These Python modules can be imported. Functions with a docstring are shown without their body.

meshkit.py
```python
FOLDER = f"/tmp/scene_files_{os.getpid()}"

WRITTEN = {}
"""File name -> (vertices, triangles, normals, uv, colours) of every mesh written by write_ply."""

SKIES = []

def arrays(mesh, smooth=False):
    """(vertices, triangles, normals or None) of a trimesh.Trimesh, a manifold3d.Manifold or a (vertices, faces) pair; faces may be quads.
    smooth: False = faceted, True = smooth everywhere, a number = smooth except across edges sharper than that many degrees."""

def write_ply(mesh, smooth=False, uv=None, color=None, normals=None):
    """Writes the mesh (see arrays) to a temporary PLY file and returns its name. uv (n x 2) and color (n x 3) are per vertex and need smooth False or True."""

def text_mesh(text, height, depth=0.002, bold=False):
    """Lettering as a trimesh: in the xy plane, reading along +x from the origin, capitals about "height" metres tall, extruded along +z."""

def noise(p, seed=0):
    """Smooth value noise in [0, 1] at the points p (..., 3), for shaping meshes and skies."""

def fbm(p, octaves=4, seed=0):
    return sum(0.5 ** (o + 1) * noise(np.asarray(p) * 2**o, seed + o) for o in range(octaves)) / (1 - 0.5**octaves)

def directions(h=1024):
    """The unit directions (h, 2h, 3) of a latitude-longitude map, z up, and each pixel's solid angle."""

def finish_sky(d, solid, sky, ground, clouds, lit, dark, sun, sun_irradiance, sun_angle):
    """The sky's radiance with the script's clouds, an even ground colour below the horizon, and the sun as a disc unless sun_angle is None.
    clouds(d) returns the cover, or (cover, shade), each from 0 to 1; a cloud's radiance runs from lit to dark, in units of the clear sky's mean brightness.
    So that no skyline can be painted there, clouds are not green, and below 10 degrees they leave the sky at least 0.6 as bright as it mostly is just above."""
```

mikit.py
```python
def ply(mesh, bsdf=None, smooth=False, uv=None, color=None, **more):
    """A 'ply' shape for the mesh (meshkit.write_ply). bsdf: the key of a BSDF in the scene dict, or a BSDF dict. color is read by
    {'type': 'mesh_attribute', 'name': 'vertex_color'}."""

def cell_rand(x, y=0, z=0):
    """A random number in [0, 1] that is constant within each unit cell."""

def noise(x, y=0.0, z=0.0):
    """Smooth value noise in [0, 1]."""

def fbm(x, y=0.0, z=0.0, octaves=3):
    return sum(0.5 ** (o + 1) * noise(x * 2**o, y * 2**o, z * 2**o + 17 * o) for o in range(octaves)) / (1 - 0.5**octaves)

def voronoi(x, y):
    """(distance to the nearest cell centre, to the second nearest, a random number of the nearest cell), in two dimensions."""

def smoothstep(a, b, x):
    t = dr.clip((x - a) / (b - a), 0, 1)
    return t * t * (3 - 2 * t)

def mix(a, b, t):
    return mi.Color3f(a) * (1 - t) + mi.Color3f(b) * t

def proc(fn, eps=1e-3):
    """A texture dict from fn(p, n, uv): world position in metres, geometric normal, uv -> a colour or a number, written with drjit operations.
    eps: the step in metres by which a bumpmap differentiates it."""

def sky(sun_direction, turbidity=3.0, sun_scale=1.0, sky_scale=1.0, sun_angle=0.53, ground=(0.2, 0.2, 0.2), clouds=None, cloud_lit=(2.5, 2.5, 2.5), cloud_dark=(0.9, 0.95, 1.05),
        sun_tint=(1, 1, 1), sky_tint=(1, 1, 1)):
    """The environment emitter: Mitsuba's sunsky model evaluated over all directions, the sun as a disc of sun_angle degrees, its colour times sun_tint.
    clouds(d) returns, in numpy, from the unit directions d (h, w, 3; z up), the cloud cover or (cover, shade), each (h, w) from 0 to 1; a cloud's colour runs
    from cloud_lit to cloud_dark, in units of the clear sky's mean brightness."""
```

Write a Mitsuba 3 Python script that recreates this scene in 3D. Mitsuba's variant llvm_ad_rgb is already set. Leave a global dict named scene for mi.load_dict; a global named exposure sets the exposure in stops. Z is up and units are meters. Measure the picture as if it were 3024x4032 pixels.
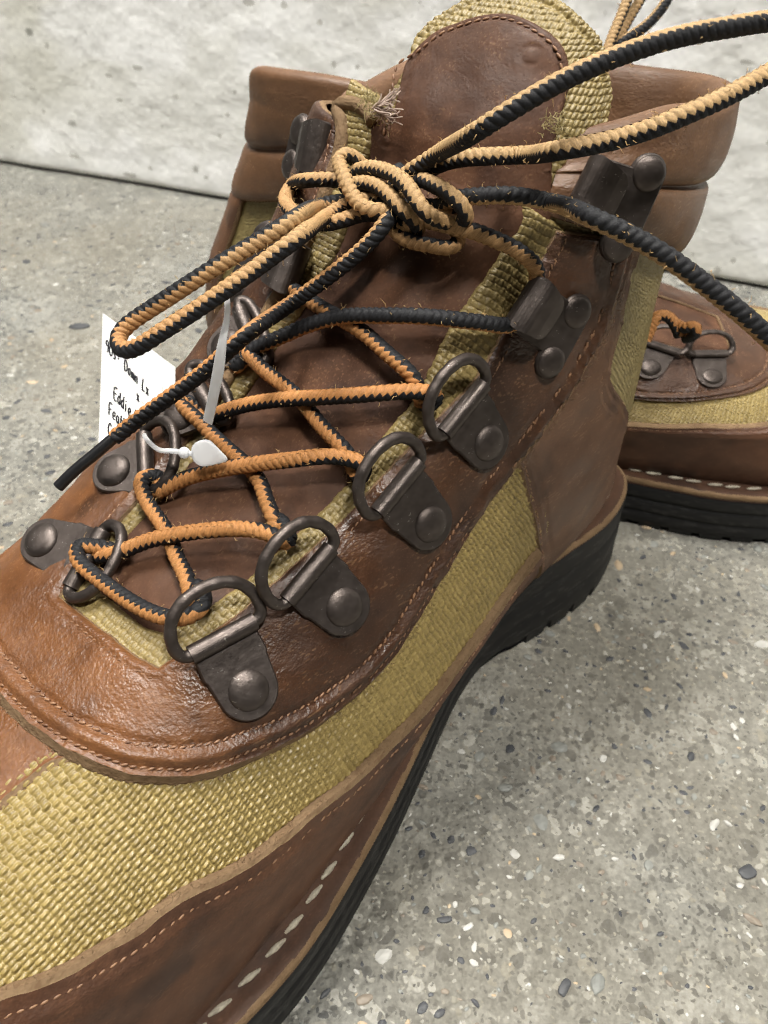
import math, numpy as np, trimesh, mitsuba as mi, drjit as dr, mikit, meshkit, manifold3d as m3, shapely
from scipy.interpolate import CubicSpline, RegularGridInterpolator
from scipy.spatial import Delaunay, cKDTree
from mikit import noise, fbm, voronoi, cell_rand, smoothstep, mix
T = mi.ScalarTransform4f
CM = 0.01
scene, labels = {}, {}
rng = np.random.default_rng(7)

# ------------------------------------------------------------------ camera, light, exposure
scene['camera'] = {'type': 'thinlens', 'fov': 49.48, 'fov_axis': 'x', 'near_clip': 0.01, 'far_clip': 20.0,
                   'aperture_radius': 0.00042, 'focus_distance': 0.165,
                   'to_world': T().look_at(origin=[.24718, .12152, .22221], target=[.13012, .02195, .09421], up=[-.4756, -.4284, .7683])}
exposure = 0.2

def lamp(name, at, to, w, h, power):
    m = trimesh.Trimesh([[-w/2, -h/2, 0], [w/2, -h/2, 0], [w/2, h/2, 0], [-w/2, h/2, 0]], [[0, 1, 2], [0, 2, 3]], process=False)
    scene[name] = mikit.ply(m, {'type': 'diffuse', 'reflectance': {'type': 'rgb', 'value': [.7, .7, .7]}}, to_world=T().look_at(origin=at, target=to, up=[0.1, 1, 0.05]),
                            emitter={'type': 'area', 'radiance': {'type': 'rgb', 'value': power}})
lamp('unseen_ceiling_lamp', [.12, -.45, 2.1], [0.08, 0, 0], 1.0, .4, [49.0, 48.0, 45.3])  # out of view; main light on boots and floor, from above and behind
lamp('unseen_ceiling_lamp_001', [1.3, -.9, 2.0], [0, -.1, 0], .9, .4, [6, 5.85, 5.5])  # out of view, placed to light the wall from the front
lamp('unseen_ceiling_lamp_002', [.45, .95, 2.2], [0.1, 0, 0], .35, .15, [290, 283, 265])  # out of view, placed for crisp highlights on the vamp and weave
labels['unseen_ceiling_lamp'] = {'label': 'unseen ceiling lamp above and behind the boots, out of view, placed as the main light', 'category': 'lamp'}
labels['unseen_ceiling_lamp_001'] = {'label': 'unseen second ceiling lamp on the left nearer the viewer, placed to light the wall', 'category': 'lamp'}
labels['unseen_ceiling_lamp_002'] = {'label': 'unseen small ceiling lamp to the right of the boots, placed for highlights on leather and cloth', 'category': 'lamp'}
scene['room_ambient'] = {'type': 'constant', 'radiance': {'type': 'rgb', 'value': [.028, .0275, .026]}}  # even ambient standing in for light bounced round the unseen room

# ------------------------------------------------------------------ materials
def pr(key, fn, rough=.5, spec=.5, bump=None, bscale=1.0, eps=1e-4, two=True, **more):
    b = {'type': 'principled', 'base_color': mikit.proc(fn) if callable(fn) else {'type': 'rgb', 'value': list(fn)},
         'roughness': mikit.proc(rough) if callable(rough) else rough, 'specular': spec, **more}
    if bump is not None:
        b = {'type': 'bumpmap', 'nested': b, 'tex': mikit.proc(bump, eps), 'scale': bscale}
    if two:
        b = {'type': 'twosided', 'nested': b}
    scene[key] = b

def leather_fn(a, b, c, worn, s=1.0, zone=None):
    def f(p, n, uv):
        q = p * (s * 100)
        big = fbm(q.x * .45 + 3, q.y * .45, q.z * .45, 4)
        mid = fbm(q.x * 2.3, q.y * 2.3 + 9, q.z * 2.3, 3)
        fine = noise(q.x * 28, q.y * 28, q.z * 28)
        col = mix(a, b, smoothstep(.3, .7, big * .65 + mid * .35))
        col = mix(col, c, smoothstep(.58, .78, fbm(q.x * .8 + 40, q.y * .8, q.z * .8 + 7, 3)) * .7)
        if zone is not None:      # oil-darkened round the lacing, paler and scuffed towards the toe
            t = smoothstep(.168, .238, p.x + .05 * (big - .5) + .03 * (mid - .5) + .05 * smoothstep(-.02, .03, .012 - p.y))
            col = mix(col * mi.Color3f(zone[0]), col * mi.Color3f(zone[1]), t)
        sc = smoothstep(.66, .8, noise(q.x * 9 + 2 * mid, q.y * 34, q.z * 22)) * smoothstep(.42, .66, mid)
        col = mix(col, worn, sc * .25 + smoothstep(.70, .95, noise(q.x * 46, q.y * 46, q.z * 46)) * .10)
        return col * (.72 + .2 * fine)
    return f
def leather_bump(p, n, uv):
    q = p * 100
    g = noise(q.x * 16, q.y * 16, q.z * 16) * .6 + noise(q.x * 34, q.y * 34, q.z * 34) * .4
    return g + .45 * fbm(q.x * 4, q.y * 4, q.z * 4, 2)
def lrough(lo, hi):
    def f(p, n, uv):
        q = p * 100
        return lo + (hi - lo) * smoothstep(.3, .7, fbm(q.x * 1.1 + 5, q.y * 1.1, q.z * 1.1, 4))
    return f
pr('leather_vamp', leather_fn((.098, .043, .021), (.165, .074, .034), (.044, .020, .012), (.34, .19, .095), zone=((.47, .45, .46), (1.12, 1.0, .76))), lrough(.34, .62), .45, leather_bump, .00022)
pr('leather_tongue', leather_fn((.058, .025, .0135), (.120, .054, .028), (.028, .013, .009), (.30, .17, .09)), lrough(.55, .78), .25, leather_bump, .00010)
pr('leather_rand', leather_fn((.068, .029, .015), (.115, .050, .025), (.040, .018, .011), (.2, .10, .05)), lrough(.42, .6), .4, leather_bump, .00016)
pr('leather_collar', leather_fn((.108, .052, .025), (.158, .078, .037), (.066, .031, .016), (.30, .18, .10), .8), lrough(.42, .6), .45, leather_bump, .00016)
pr('leather_counter', leather_fn((.088, .040, .020), (.132, .062, .031), (.048, .022, .012), (.27, .15, .08), .8), lrough(.42, .62), .45, leather_bump, .00016)
pr('leather_welt', leather_fn((.050, .024, .014), (.085, .040, .022), (.032, .016, .011), (.16, .08, .045)), .6, .35, leather_bump, .00012)

def suede_fn(p, n, uv):
    q = p * 100
    f = noise(q.x * 30, q.y * 30, q.z * 30)
    col = mix((.10, .060, .031), (.215, .142, .080), fbm(q.x * 2.2, q.y * 2.2, q.z * 2.2, 3) * .7 + f * .3)
    return mix(col, (.10, .055, .028), smoothstep(.60, .80, fbm(q.x * 9, q.y * 9, q.z * 9, 2)) * .5)
pr('suede_edge', suede_fn, .85, .2, lambda p, n, uv: noise(p.x * 3200, p.y * 3200, p.z * 3200) + noise(p.x * 1300, p.y * 1300, p.z * 1300), .00025)
pr('suede_grey', (.30, .22, .15), .9, .2, lambda p, n, uv: noise(p.x * 3200, p.y * 3200, p.z * 3200), .0002)

def fabric_fn(pa, pb, c1, c2):
    def f(p, n, uv):
        ia, ib = dr.floor(uv.x / pa), dr.floor(uv.y / pb)
        q = p * 100
        r = cell_rand(ia, ib, 3)
        thr = noise(uv.x * 60, uv.y * 60)
        col = mix(c1, c2, r * .45 + fbm(q.x * 1.2, q.y * 1.2, q.z * 1.2, 3) * .4 + thr * .25)
        return col
    return f
pr('fabric', fabric_fn(.17, .105, (.150, .106, .033), (.315, .232, .082)), .38, .45, None, sheen=.3)
pr('webbing', fabric_fn(.15, .10, (.135, .098, .036), (.275, .205, .08)), .45, .42, None, sheen=.3)
pr('fabric_far', fabric_fn(.11, .085, (.17, .13, .05), (.26, .205, .085)), .5, .4, None, sheen=.3)

def rubber_fn(p, n, uv):
    q = p * 100
    return mix((.006, .006, .0065), (.020, .0195, .019), smoothstep(.5, .8, fbm(q.x * 3, q.y * 3, q.z * 6, 4)))
pr('rubber', rubber_fn, .55, .4, lambda p, n, uv: fbm(p.x * 900, p.y * 900, p.z * 900, 2), .00015)

PITCH = .155
def lace_fn(p, n, uv):
    ph = uv.x * 2 * dr.pi                       # 0 = middle of the orange side
    v = uv.y / PITCH
    a = dr.minimum(ph, 2 * dr.pi - ph)
    sgn = dr.select(ph < dr.pi, 1.0, -1.0)
    t = v + sgn * .18 - a * .42
    saw = t - dr.floor(t)
    edge = 1.28 + .50 * (1 - dr.abs(saw * 2 - 1))  + .10 * (noise(v * 3, ph * 2) - .5)
    fibre = noise(v * 5 + ph * 3, (t * 9)) * .6 + noise(v * 22, ph * 12) * .4
    q = p * 100
    wear = fbm(q.x * .35, q.y * .35, q.z * .35, 3)
    top = smoothstep(.13, .175, p.z)
    org = mix(mix((.31, .130, .040), (.42, .200, .072), wear), (.36, .235, .115), top)
    org = org * (.60 + .72 * fibre)
    blk = mix((.005, .005, .006), (.017, .017, .019), fibre)
    return mix(org, blk, smoothstep(-.05, .05, a - edge))
pr('lace_cord', lace_fn, .65, .25, None, two=True)
pr('lace_fuzz', (.42, .27, .12), .8, .2)
pr('aglet', (.010, .010, .011), .35, .5)

def metal_fn(p, n, uv):
    q = p * 100
    w = fbm(q.x * 5, q.y * 5, q.z * 5, 4)
    sp = noise(q.x * 26, q.y * 26, q.z * 26)
    col = mix((.055, .044, .039), (.115, .095, .086), w)
    return mix(col, (.36, .33, .30), smoothstep(.78, .95, sp) * smoothstep(.52, .68, w) * .7)
pr('metal', metal_fn, lambda p, n, uv: .36 + .22 * fbm(p.x * 700, p.y * 700, p.z * 700, 3), .5,
   lambda p, n, uv: fbm(p.x * 1500, p.y * 1500, p.z * 1500, 3), .00006, metallic=.85)
pr('paper', lambda p, n, uv: mix((.68, .68, .655), (.75, .75, .73), fbm(p.x * 300, p.y * 300, p.z * 300, 2)), .7, .3)
pr('ink', (.015, .015, .02), .5, .3)
scene['plastic'] = {'type': 'principledthin', 'base_color': {'type': 'rgb', 'value': [.86, .87, .88]}, 'roughness': .3, 'diff_trans': 1.1, 'spec_trans': 0.0}
pr('thread_white', lambda p, n, uv: mix((.22, .19, .145), (.42, .38, .30), noise(p.x * 2500, p.y * 2500, p.z * 2500)), .7, .3)
pr('thread_brown', lambda p, n, uv: mix((.10, .045, .022), (.28, .15, .08), noise(p.x * 700, p.y * 700, p.z * 700)), .5, .4)
pr('thread_grey', (.40, .31, .26), .8, .2)
pr('fray', (.28, .23, .11), .8, .2)
pr('dark_lining', (.02, .02, .016), .9, .2)

def floor_fn(p, n, uv):
    q = p * 100
    base = mix((.125, .122, .108), (.250, .245, .222), fbm(q.x * .22, q.y * .22, 1.0, 4))
    base = mix(base, (.31, .302, .272), smoothstep(.52, .8, fbm(q.x * 1.1, q.y * 1.1, 4.0, 3)) * .6)
    grit = noise(q.x * 8, q.y * 8) * .45 + noise(q.x * 17, q.y * 17) * .35 + noise(q.x * 40, q.y * 40) * .2
    base = base * (.58 + .98 * grit)
    for sc, o, lo, hi, share, k in ((1.5, 3.0, .26, .33, .40, .8), (3.1, 11.0, .24, .33, .5, .85), (6.5, 5.0, .22, .34, .45, .85)):
        wx, wy = noise(q.x * sc * 2.2, q.y * sc * 2.2), noise(q.x * sc * 2.2 + 9, q.y * sc * 2.2)
        d, e, r = voronoi(q.x * sc + o + .5 * wx, q.y * sc + .5 * wy)
        st = (1 - smoothstep(lo, hi, d)) * dr.select(r < share, 1.0, 0.0)
        h = cell_rand(dr.floor(r * 9973), 1, 0)
        col = mix((.06, .062, .063), (.20, .19, .165), h)
        col = dr.select(h > .62, mix((.24, .225, .185), (.42, .41, .37), (h - .62) * 2.6), col)
        base = mix(base, col * (.75 + .5 * grit), st * k)
    return mix(base, (.24, .21, .155), smoothstep(.52, .75, fbm(q.x * .09 + 3, q.y * .09, 2.0, 3)) * .3)
def floor_bump(p, n, uv):
    q = p * 100
    return fbm(q.x * 2.2, q.y * 2.2, 0.0, 3) * 2 + noise(q.x * 9, q.y * 9) + .6 * noise(q.x * 22, q.y * 22)
pr('concrete', floor_fn, .78, .25, floor_bump, .0008)
def wall_fn(p, n, uv):
    q = p * 100
    col = mix((.72, .715, .68), (.86, .858, .84), fbm(q.x * .12, q.y * .12 + 3, q.z * .12, 4))
    col = mix(col, (.50, .485, .40), smoothstep(.46, .66, fbm(q.x * .05 + 9, q.y * .05, q.z * .07, 4)) * .55)
    col = mix(col, (.90, .90, .90), smoothstep(.52, .68, fbm(q.x * .16 + 30, q.y * .16, q.z * .16, 3)) * .75)
    sp = smoothstep(.77, .85, fbm(q.x * .5, q.y * .5, q.z * .5 + 4, 3))
    col = mix(col, (.20, .20, .17), sp * .8)
    col = mix(col, (.30, .29, .25), smoothstep(.86, .93, noise(q.x * 1.3 + 1, q.y * 1.3, q.z * 1.3)) * .6)
    return col * (.90 + .2 * noise(q.x * 4, q.y * 4, q.z * 4))
pr('wall_concrete', wall_fn, .85, .25, lambda p, n, uv: fbm(p.x * 60, p.y * 60, p.z * 60, 4), .002)
for k, c1, c2 in (('dark', (.028, .030, .034), (.085, .086, .09)), ('pale', (.32, .31, .28), (.50, .49, .46)),
                  ('tan', (.33, .24, .15), (.45, .36, .25)), ('grey', (.15, .155, .145), (.25, .25, .225)), ('brown', (.15, .125, .10), (.24, .20, .155))):
    pr('pebble_' + k, (lambda c1, c2: lambda p, n, uv: mix(c1, c2, fbm(p.x * 260, p.y * 260, p.z * 260, 3)))(c1, c2), .55, .4)

# ------------------------------------------------------------------ baked surface coordinates
PT = {"vamp_out": [[13.021, 0.3987], [12.369, 0.399], [11.576, 0.3862], [10.879, 0.3672], [10.201, 0.3533], [9.511, 0.3466], [8.919, 0.3461], [8.555, 0.3457], [8.143, 0.3483], [7.576, 0.3566], [7.064, 0.3693], [6.47, 0.3861], [6.012, 0.3801], [5.538, 0.3598], [5.13, 0.3277], [4.919, 0.307], [4.667, 0.2771], [4.472, 0.2431], [4.319, 0.2068], [4.191, 0.1672], [4.089, 0.1202], [4.017, 0.0541], [4.019, 0.0012]],
 "inner_r": [[12.866, 0.2536], [12.195, 0.2487], [11.115, 0.2362], [10.174, 0.2295], [9.427, 0.228], [8.407, 0.2118], [7.394, 0.1937], [6.757, 0.1864], [6.119, 0.1785], [5.572, 0.168], [5.229, 0.1537], [4.991, 0.1414]],
 "throat": [[4.991, 0.1414], [4.943, 0.1053], [4.931, 0.0453], [4.913, -0.0186], [4.906, -0.0653]],
 "inner_l": [[4.906, -0.0653], [5.184, -0.0728], [5.499, -0.0743], [5.985, -0.0735], [6.571, -0.0724], [7.093, -0.0803], [7.572, -0.0791], [8.533, -0.0782], [9.431, -0.0729], [10.294, -0.0722], [12.049, -0.0836], [14.261, -0.1102], [15.0, -0.1243]],
 "gus_r": [[13.601, 0.2272], [13.176, 0.2078], [11.429, 0.1969], [10.353, 0.1807], [9.426, 0.1802], [8.555, 0.1809], [7.887, 0.1722], [7.334, 0.1668], [6.821, 0.1599], [6.409, 0.1541], [5.919, 0.1467], [5.455, 0.1274], [5.2, 0.1018]],
 "gus_b": [[5.2, 0.1018], [5.143, 0.0442], [5.146, -0.0196], [5.191, -0.0487]],
 "gus_l": [[5.191, -0.0487], [5.509, -0.0552], [5.966, -0.0547], [6.58, -0.053], [7.149, -0.0535], [7.694, -0.049], [8.599, -0.0421], [9.728, -0.0297], [10.79, -0.0284], [12.411, -0.0375], [13.529, -0.0511], [13.951, -0.0619]],
 "rand_top": [[8.438, 0.5296], [8.078, 0.5415], [7.449, 0.5665], [6.993, 0.563], [6.433, 0.5492], [5.989, 0.5083], [5.664, 0.4933], [5.269, 0.4637], [4.81, 0.4372], [4.418, 0.4018], [4.105, 0.3629], [3.85, 0.3445], [3.629, 0.3271], [3.341, 0.2994], [3.098, 0.2677]],
 "counter_front": [[8.81, 0.3468], [8.623, 0.4007], [8.581, 0.4539], [8.503, 0.5023], [8.465, 0.5592]],
 "fab2": [[13.045, 0.4283], [12.47, 0.4257], [11.932, 0.435], [11.368, 0.4322], [10.995, 0.4492], [11.048, 0.5103]],
 "fab2_stitch": [[12.019, 0.3908], [11.555, 0.3923], [10.76, 0.4075], [10.594, 0.4381], [10.704, 0.4967]],
 "toe_edge": [[4.092, 0.123], [3.936, 0.0986], [3.739, 0.0939]],
 "rivets": [[5.362, 0.243], [6.402, 0.2575], [7.556, 0.2737], [8.738, 0.2744]],
 "hinges": [[5.496, 0.1758], [6.373, 0.1942], [7.579, 0.205], [8.838, 0.2208]],
 "hookr": [[11.497, 0.3013], [10.435, 0.289], [14.374, 0.349], [13.083, 0.3309]],
 "hookb": [[11.063, 0.2207], [14.072, 0.2563]],
 "lriv": [[5.19, -0.1423], [6.108, -0.124], [6.993, -0.0975]],
 "lhin": [[5.294, -0.066], [6.357, -0.0932], [7.321, -0.0838]],
 "tongue_fab": [[13.999, -0.03], [14.636, -0.0518], [15.099, -0.0638], [15.406, -0.0501], [15.667, -0.0292], [15.927, -0.0031], [16.089, 0.0605], [16.047, 0.1335], [15.797, 0.1971], [15.557, 0.2432], [15.347, 0.2791], [15.024, 0.3162], [14.524, 0.3689]],
 "tongue_lea": [[13.58, -0.0228], [14.184, -0.0305], [14.632, -0.0456], [14.852, -0.0434], [15.199, -0.016], [15.417, 0.021], [15.577, 0.0739], [15.538, 0.1245], [15.369, 0.1781], [15.151, 0.2128], [14.929, 0.2323], [14.622, 0.248]],
 "rim": [[15.0, 0.2695], [15.0, 0.3246], [15.0, 0.3614]],
 "counter_back": [[10.966, 0.4664], [10.502, 0.4956], [10.155, 0.5427], [10.137, 0.6676]],
 "lhookb": [[9.598, -0.0457], [13.027, -0.1161]],
 "lriv4": [[8.037, -0.0958], [8.331, -0.0777]],
 "tongue_mark": [[15.06, 0.1639]],
 "LACE": {"bar": [0.215, [[18.435, -0.932, 9.938], [18.625, -1.226, 10.023], [18.864, -1.436, 10.031], [19.067, -1.209, 9.998], [19.122, -0.598, 9.953], [19.089, 0.325, 9.934], [18.995, 1.213, 9.98], [18.752, 1.88, 10.088], [18.464, 2.094, 10.235], [18.199, 1.949, 10.27], [18.057, 1.541, 10.177]], [[0.92, -0.09, -0.37], [0.92, -0.06, -0.4], [0.9, -0.03, -0.42], [0.89, 0.0, -0.45], [0.88, 0.03, -0.48], [0.86, 0.06, -0.5], [0.85, 0.1, -0.52], [0.83, 0.13, -0.55], [0.81, 0.16, -0.57], [0.79, 0.2, -0.59], [0.76, 0.23, -0.6]]],
 "l2r1": [0.19, [[16.727, -1.27, 10.749], [16.938, -1.414, 10.86], [17.169, -1.326, 10.843], [17.353, -0.914, 10.652], [17.473, -0.35, 10.517], [17.627, 0.188, 10.405], [17.842, 0.658, 10.311], [18.036, 1.194, 10.263], [18.191, 1.487, 10.175], [18.252, 1.675, 10.016]], [[0.82, -0.54, 0.21], [0.82, -0.54, 0.21], [0.82, -0.54, 0.21], [0.82, -0.54, 0.21], [0.82, -0.54, 0.21], [0.82, -0.54, 0.21], [0.82, -0.54, 0.21], [0.82, -0.54, 0.21], [0.82, -0.54, 0.21], [0.82, -0.54, 0.21]]],
 "l1r2": [0.21, [[18.621, -1.136, 9.804], [18.475, -0.668, 10.06], [18.06, -0.162, 10.392], [17.65, 0.477, 10.721], [17.21, 1.178, 10.972], [16.849, 1.78, 11.113], [16.607, 2.27, 11.094], [16.452, 2.539, 10.963], [16.226, 2.357, 10.958], [16.113, 1.937, 10.959]], [[-0.28, -0.05, 0.96], [-0.07, -0.3, 0.95], [0.17, -0.49, 0.85], [0.43, -0.59, 0.68], [0.67, -0.59, 0.45], [0.85, -0.49, 0.19], [0.95, -0.3, -0.06], [0.96, -0.05, -0.28], [0.87, 0.23, -0.43], [0.7, 0.51, -0.5]]],
 "l3r2": [0.19, [[15.133, -1.68, 11.588], [15.194, -1.986, 11.763], [15.312, -2.009, 11.758], [15.416, -1.478, 11.687], [15.485, -0.776, 11.537], [15.566, 0.006, 11.448], [15.625, 0.59, 11.369], [15.767, 1.074, 11.285], [15.964, 1.446, 11.161], [16.147, 1.817, 11.076], [16.211, 2.033, 10.887]], [[0.98, -0.13, -0.14], [0.98, -0.16, -0.11], [0.98, -0.19, -0.09], [0.97, -0.22, -0.06], [0.97, -0.24, -0.04], [0.96, -0.27, -0.01], [0.95, -0.3, 0.02], [0.94, -0.32, 0.05], [0.93, -0.35, 0.08], [0.92, -0.37, 0.11], [0.91, -0.4, 0.14]]],
 "l2r3": [0.2, [[16.931, -1.119, 10.617], [16.703, -0.779, 10.86], [16.346, -0.28, 11.169], [15.98, 0.416, 11.503], [15.631, 1.082, 11.765], [15.283, 1.713, 11.982], [14.946, 2.192, 12.105], [14.648, 2.565, 12.079], [14.474, 2.857, 11.892], [14.508, 2.756, 11.618]], [[0.57, 0.51, -0.65], [0.78, 0.22, -0.59], [0.89, -0.09, -0.44], [0.9, -0.37, -0.22], [0.81, -0.59, 0.05], [0.62, -0.71, 0.33], [0.37, -0.72, 0.58], [0.09, -0.62, 0.78], [-0.18, -0.42, 0.89], [-0.41, -0.15, 0.9]]],
 "l4r3": [0.18, [[13.678, -1.883, 12.727], [13.833, -1.377, 12.795], [14.004, -0.658, 12.664], [14.091, 0.103, 12.591], [14.159, 0.743, 12.475], [14.303, 1.329, 12.327], [14.383, 1.758, 12.206], [14.445, 2.178, 12.115], [14.458, 2.451, 11.92]], [[0.98, -0.13, -0.14], [0.97, -0.19, -0.13], [0.96, -0.24, -0.12], [0.95, -0.3, -0.11], [0.93, -0.36, -0.1], [0.91, -0.41, -0.09], [0.88, -0.47, -0.07], [0.85, -0.52, -0.05], [0.82, -0.57, -0.03]]],
 "l3r4": [0.21, [[15.165, -1.403, 11.535], [15.06, -0.99, 11.817], [14.753, -0.269, 12.227], [14.462, 0.637, 12.606], [14.173, 1.474, 12.871], [13.783, 2.299, 13.104], [13.282, 2.87, 13.179], [12.868, 3.212, 13.111], [12.648, 3.238, 12.863], [12.747, 3.078, 12.693]], [[-0.25, -0.23, 0.94], [-0.23, -0.24, 0.94], [-0.21, -0.25, 0.95], [-0.19, -0.25, 0.95], [-0.17, -0.26, 0.95], [-0.15, -0.27, 0.95], [-0.13, -0.27, 0.95], [-0.11, -0.28, 0.95], [-0.09, -0.29, 0.95], [-0.07, -0.29, 0.95]]],
 "h1r4": [0.18, [[12.459, -1.859, 14.106], [12.603, -1.402, 14.044], [12.647, -0.833, 13.979], [12.722, -0.034, 13.908], [12.765, 0.707, 13.866], [12.81, 1.422, 13.783], [12.85, 2.047, 13.591], [12.852, 2.499, 13.436], [12.82, 2.795, 13.231], [12.8, 2.919, 12.936]], [[0.79, 0.04, -0.61], [0.79, 0.02, -0.61], [0.8, 0.0, -0.6], [0.81, -0.01, -0.59], [0.81, -0.03, -0.58], [0.82, -0.05, -0.57], [0.82, -0.06, -0.57], [0.83, -0.08, -0.56], [0.83, -0.1, -0.55], [0.83, -0.11, -0.54]]],
 "hook_r": [0.19, [[10.197, 3.834, 14.303], [10.766, 3.723, 14.048], [11.239, 3.51, 14.152], [11.895, 3.026, 14.335], [12.39, 2.447, 14.394], [12.713, 1.723, 14.278], [12.911, 0.849, 14.033], [13.182, -0.024, 13.604], [13.549, -0.714, 13.159], [13.89, -1.239, 12.751], [14.055, -1.498, 12.419]], [[-0.36, -0.3, -0.88], [-0.35, -0.3, -0.89], [-0.34, -0.29, -0.89], [-0.33, -0.28, -0.9], [-0.32, -0.28, -0.91], [-0.31, -0.27, -0.91], [-0.29, -0.27, -0.92], [-0.28, -0.26, -0.92], [-0.27, -0.26, -0.93], [-0.25, -0.26, -0.93], [-0.24, -0.25, -0.94]]],
 "agl": [0.2, [[17.402, -1.572, 12.087], [16.927, -1.279, 12.45], [16.297, -0.9, 12.887], [15.619, -0.419, 13.445], [14.914, 0.014, 14.066], [13.493, -0.24, 14.116], [12.894, 0.312, 14.687], [12.43, 0.822, 15.248], [12.09, 1.093, 15.664], [11.767, 1.122, 15.918], [11.309, 0.978, 16.049]], [[-0.13, -0.97, 0.21], [-0.14, -0.97, 0.22], [-0.14, -0.96, 0.22], [-0.15, -0.96, 0.23], [-0.16, -0.96, 0.23], [-0.16, -0.96, 0.23], [-0.17, -0.96, 0.24], [-0.18, -0.95, 0.24], [-0.18, -0.95, 0.25], [-0.19, -0.95, 0.25], [-0.2, -0.95, 0.25]]],
 "loop_l": [0.19, [[11.388, 0.275, 15.8], [11.654, -0.289, 15.87], [11.934, -0.715, 15.749], [14.045, 0.786, 16.449], [14.899, 0.673, 16.224], [15.619, 0.293, 15.86], [16.247, -0.232, 15.383], [16.709, -0.675, 14.991], [17.009, -0.858, 14.782], [17.24, -0.842, 14.636], [17.405, -0.556, 14.575], [17.363, -0.218, 14.663], [17.009, 0.182, 14.988], [16.46, 0.561, 15.352], [15.863, 0.943, 15.757], [15.14, 1.167, 16.087], [14.527, 1.332, 16.364], [12.19, -0.19, 15.749], [11.679, 0.141, 15.99], [11.302, 0.589, 16.049]], [[0.18, 0.82, -0.54], [0.05, 0.89, -0.46], [-0.07, 0.93, -0.37], [-0.2, 0.94, -0.26], [-0.31, 0.94, -0.15], [-0.41, 0.91, -0.03], [-0.5, 0.86, 0.1], [-0.57, 0.79, 0.23], [-0.62, 0.7, 0.35], [-0.65, 0.59, 0.47], [-0.66, 0.48, 0.58], [-0.65, 0.35, 0.67], [-0.62, 0.21, 0.76], [-0.57, 0.07, 0.82], [-0.49, -0.06, 0.87], [-0.4, -0.19, 0.89], [-0.3, -0.31, 0.9], [-0.18, -0.42, 0.89], [-0.06, -0.52, 0.85], [0.07, -0.59, 0.8]]],
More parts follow.
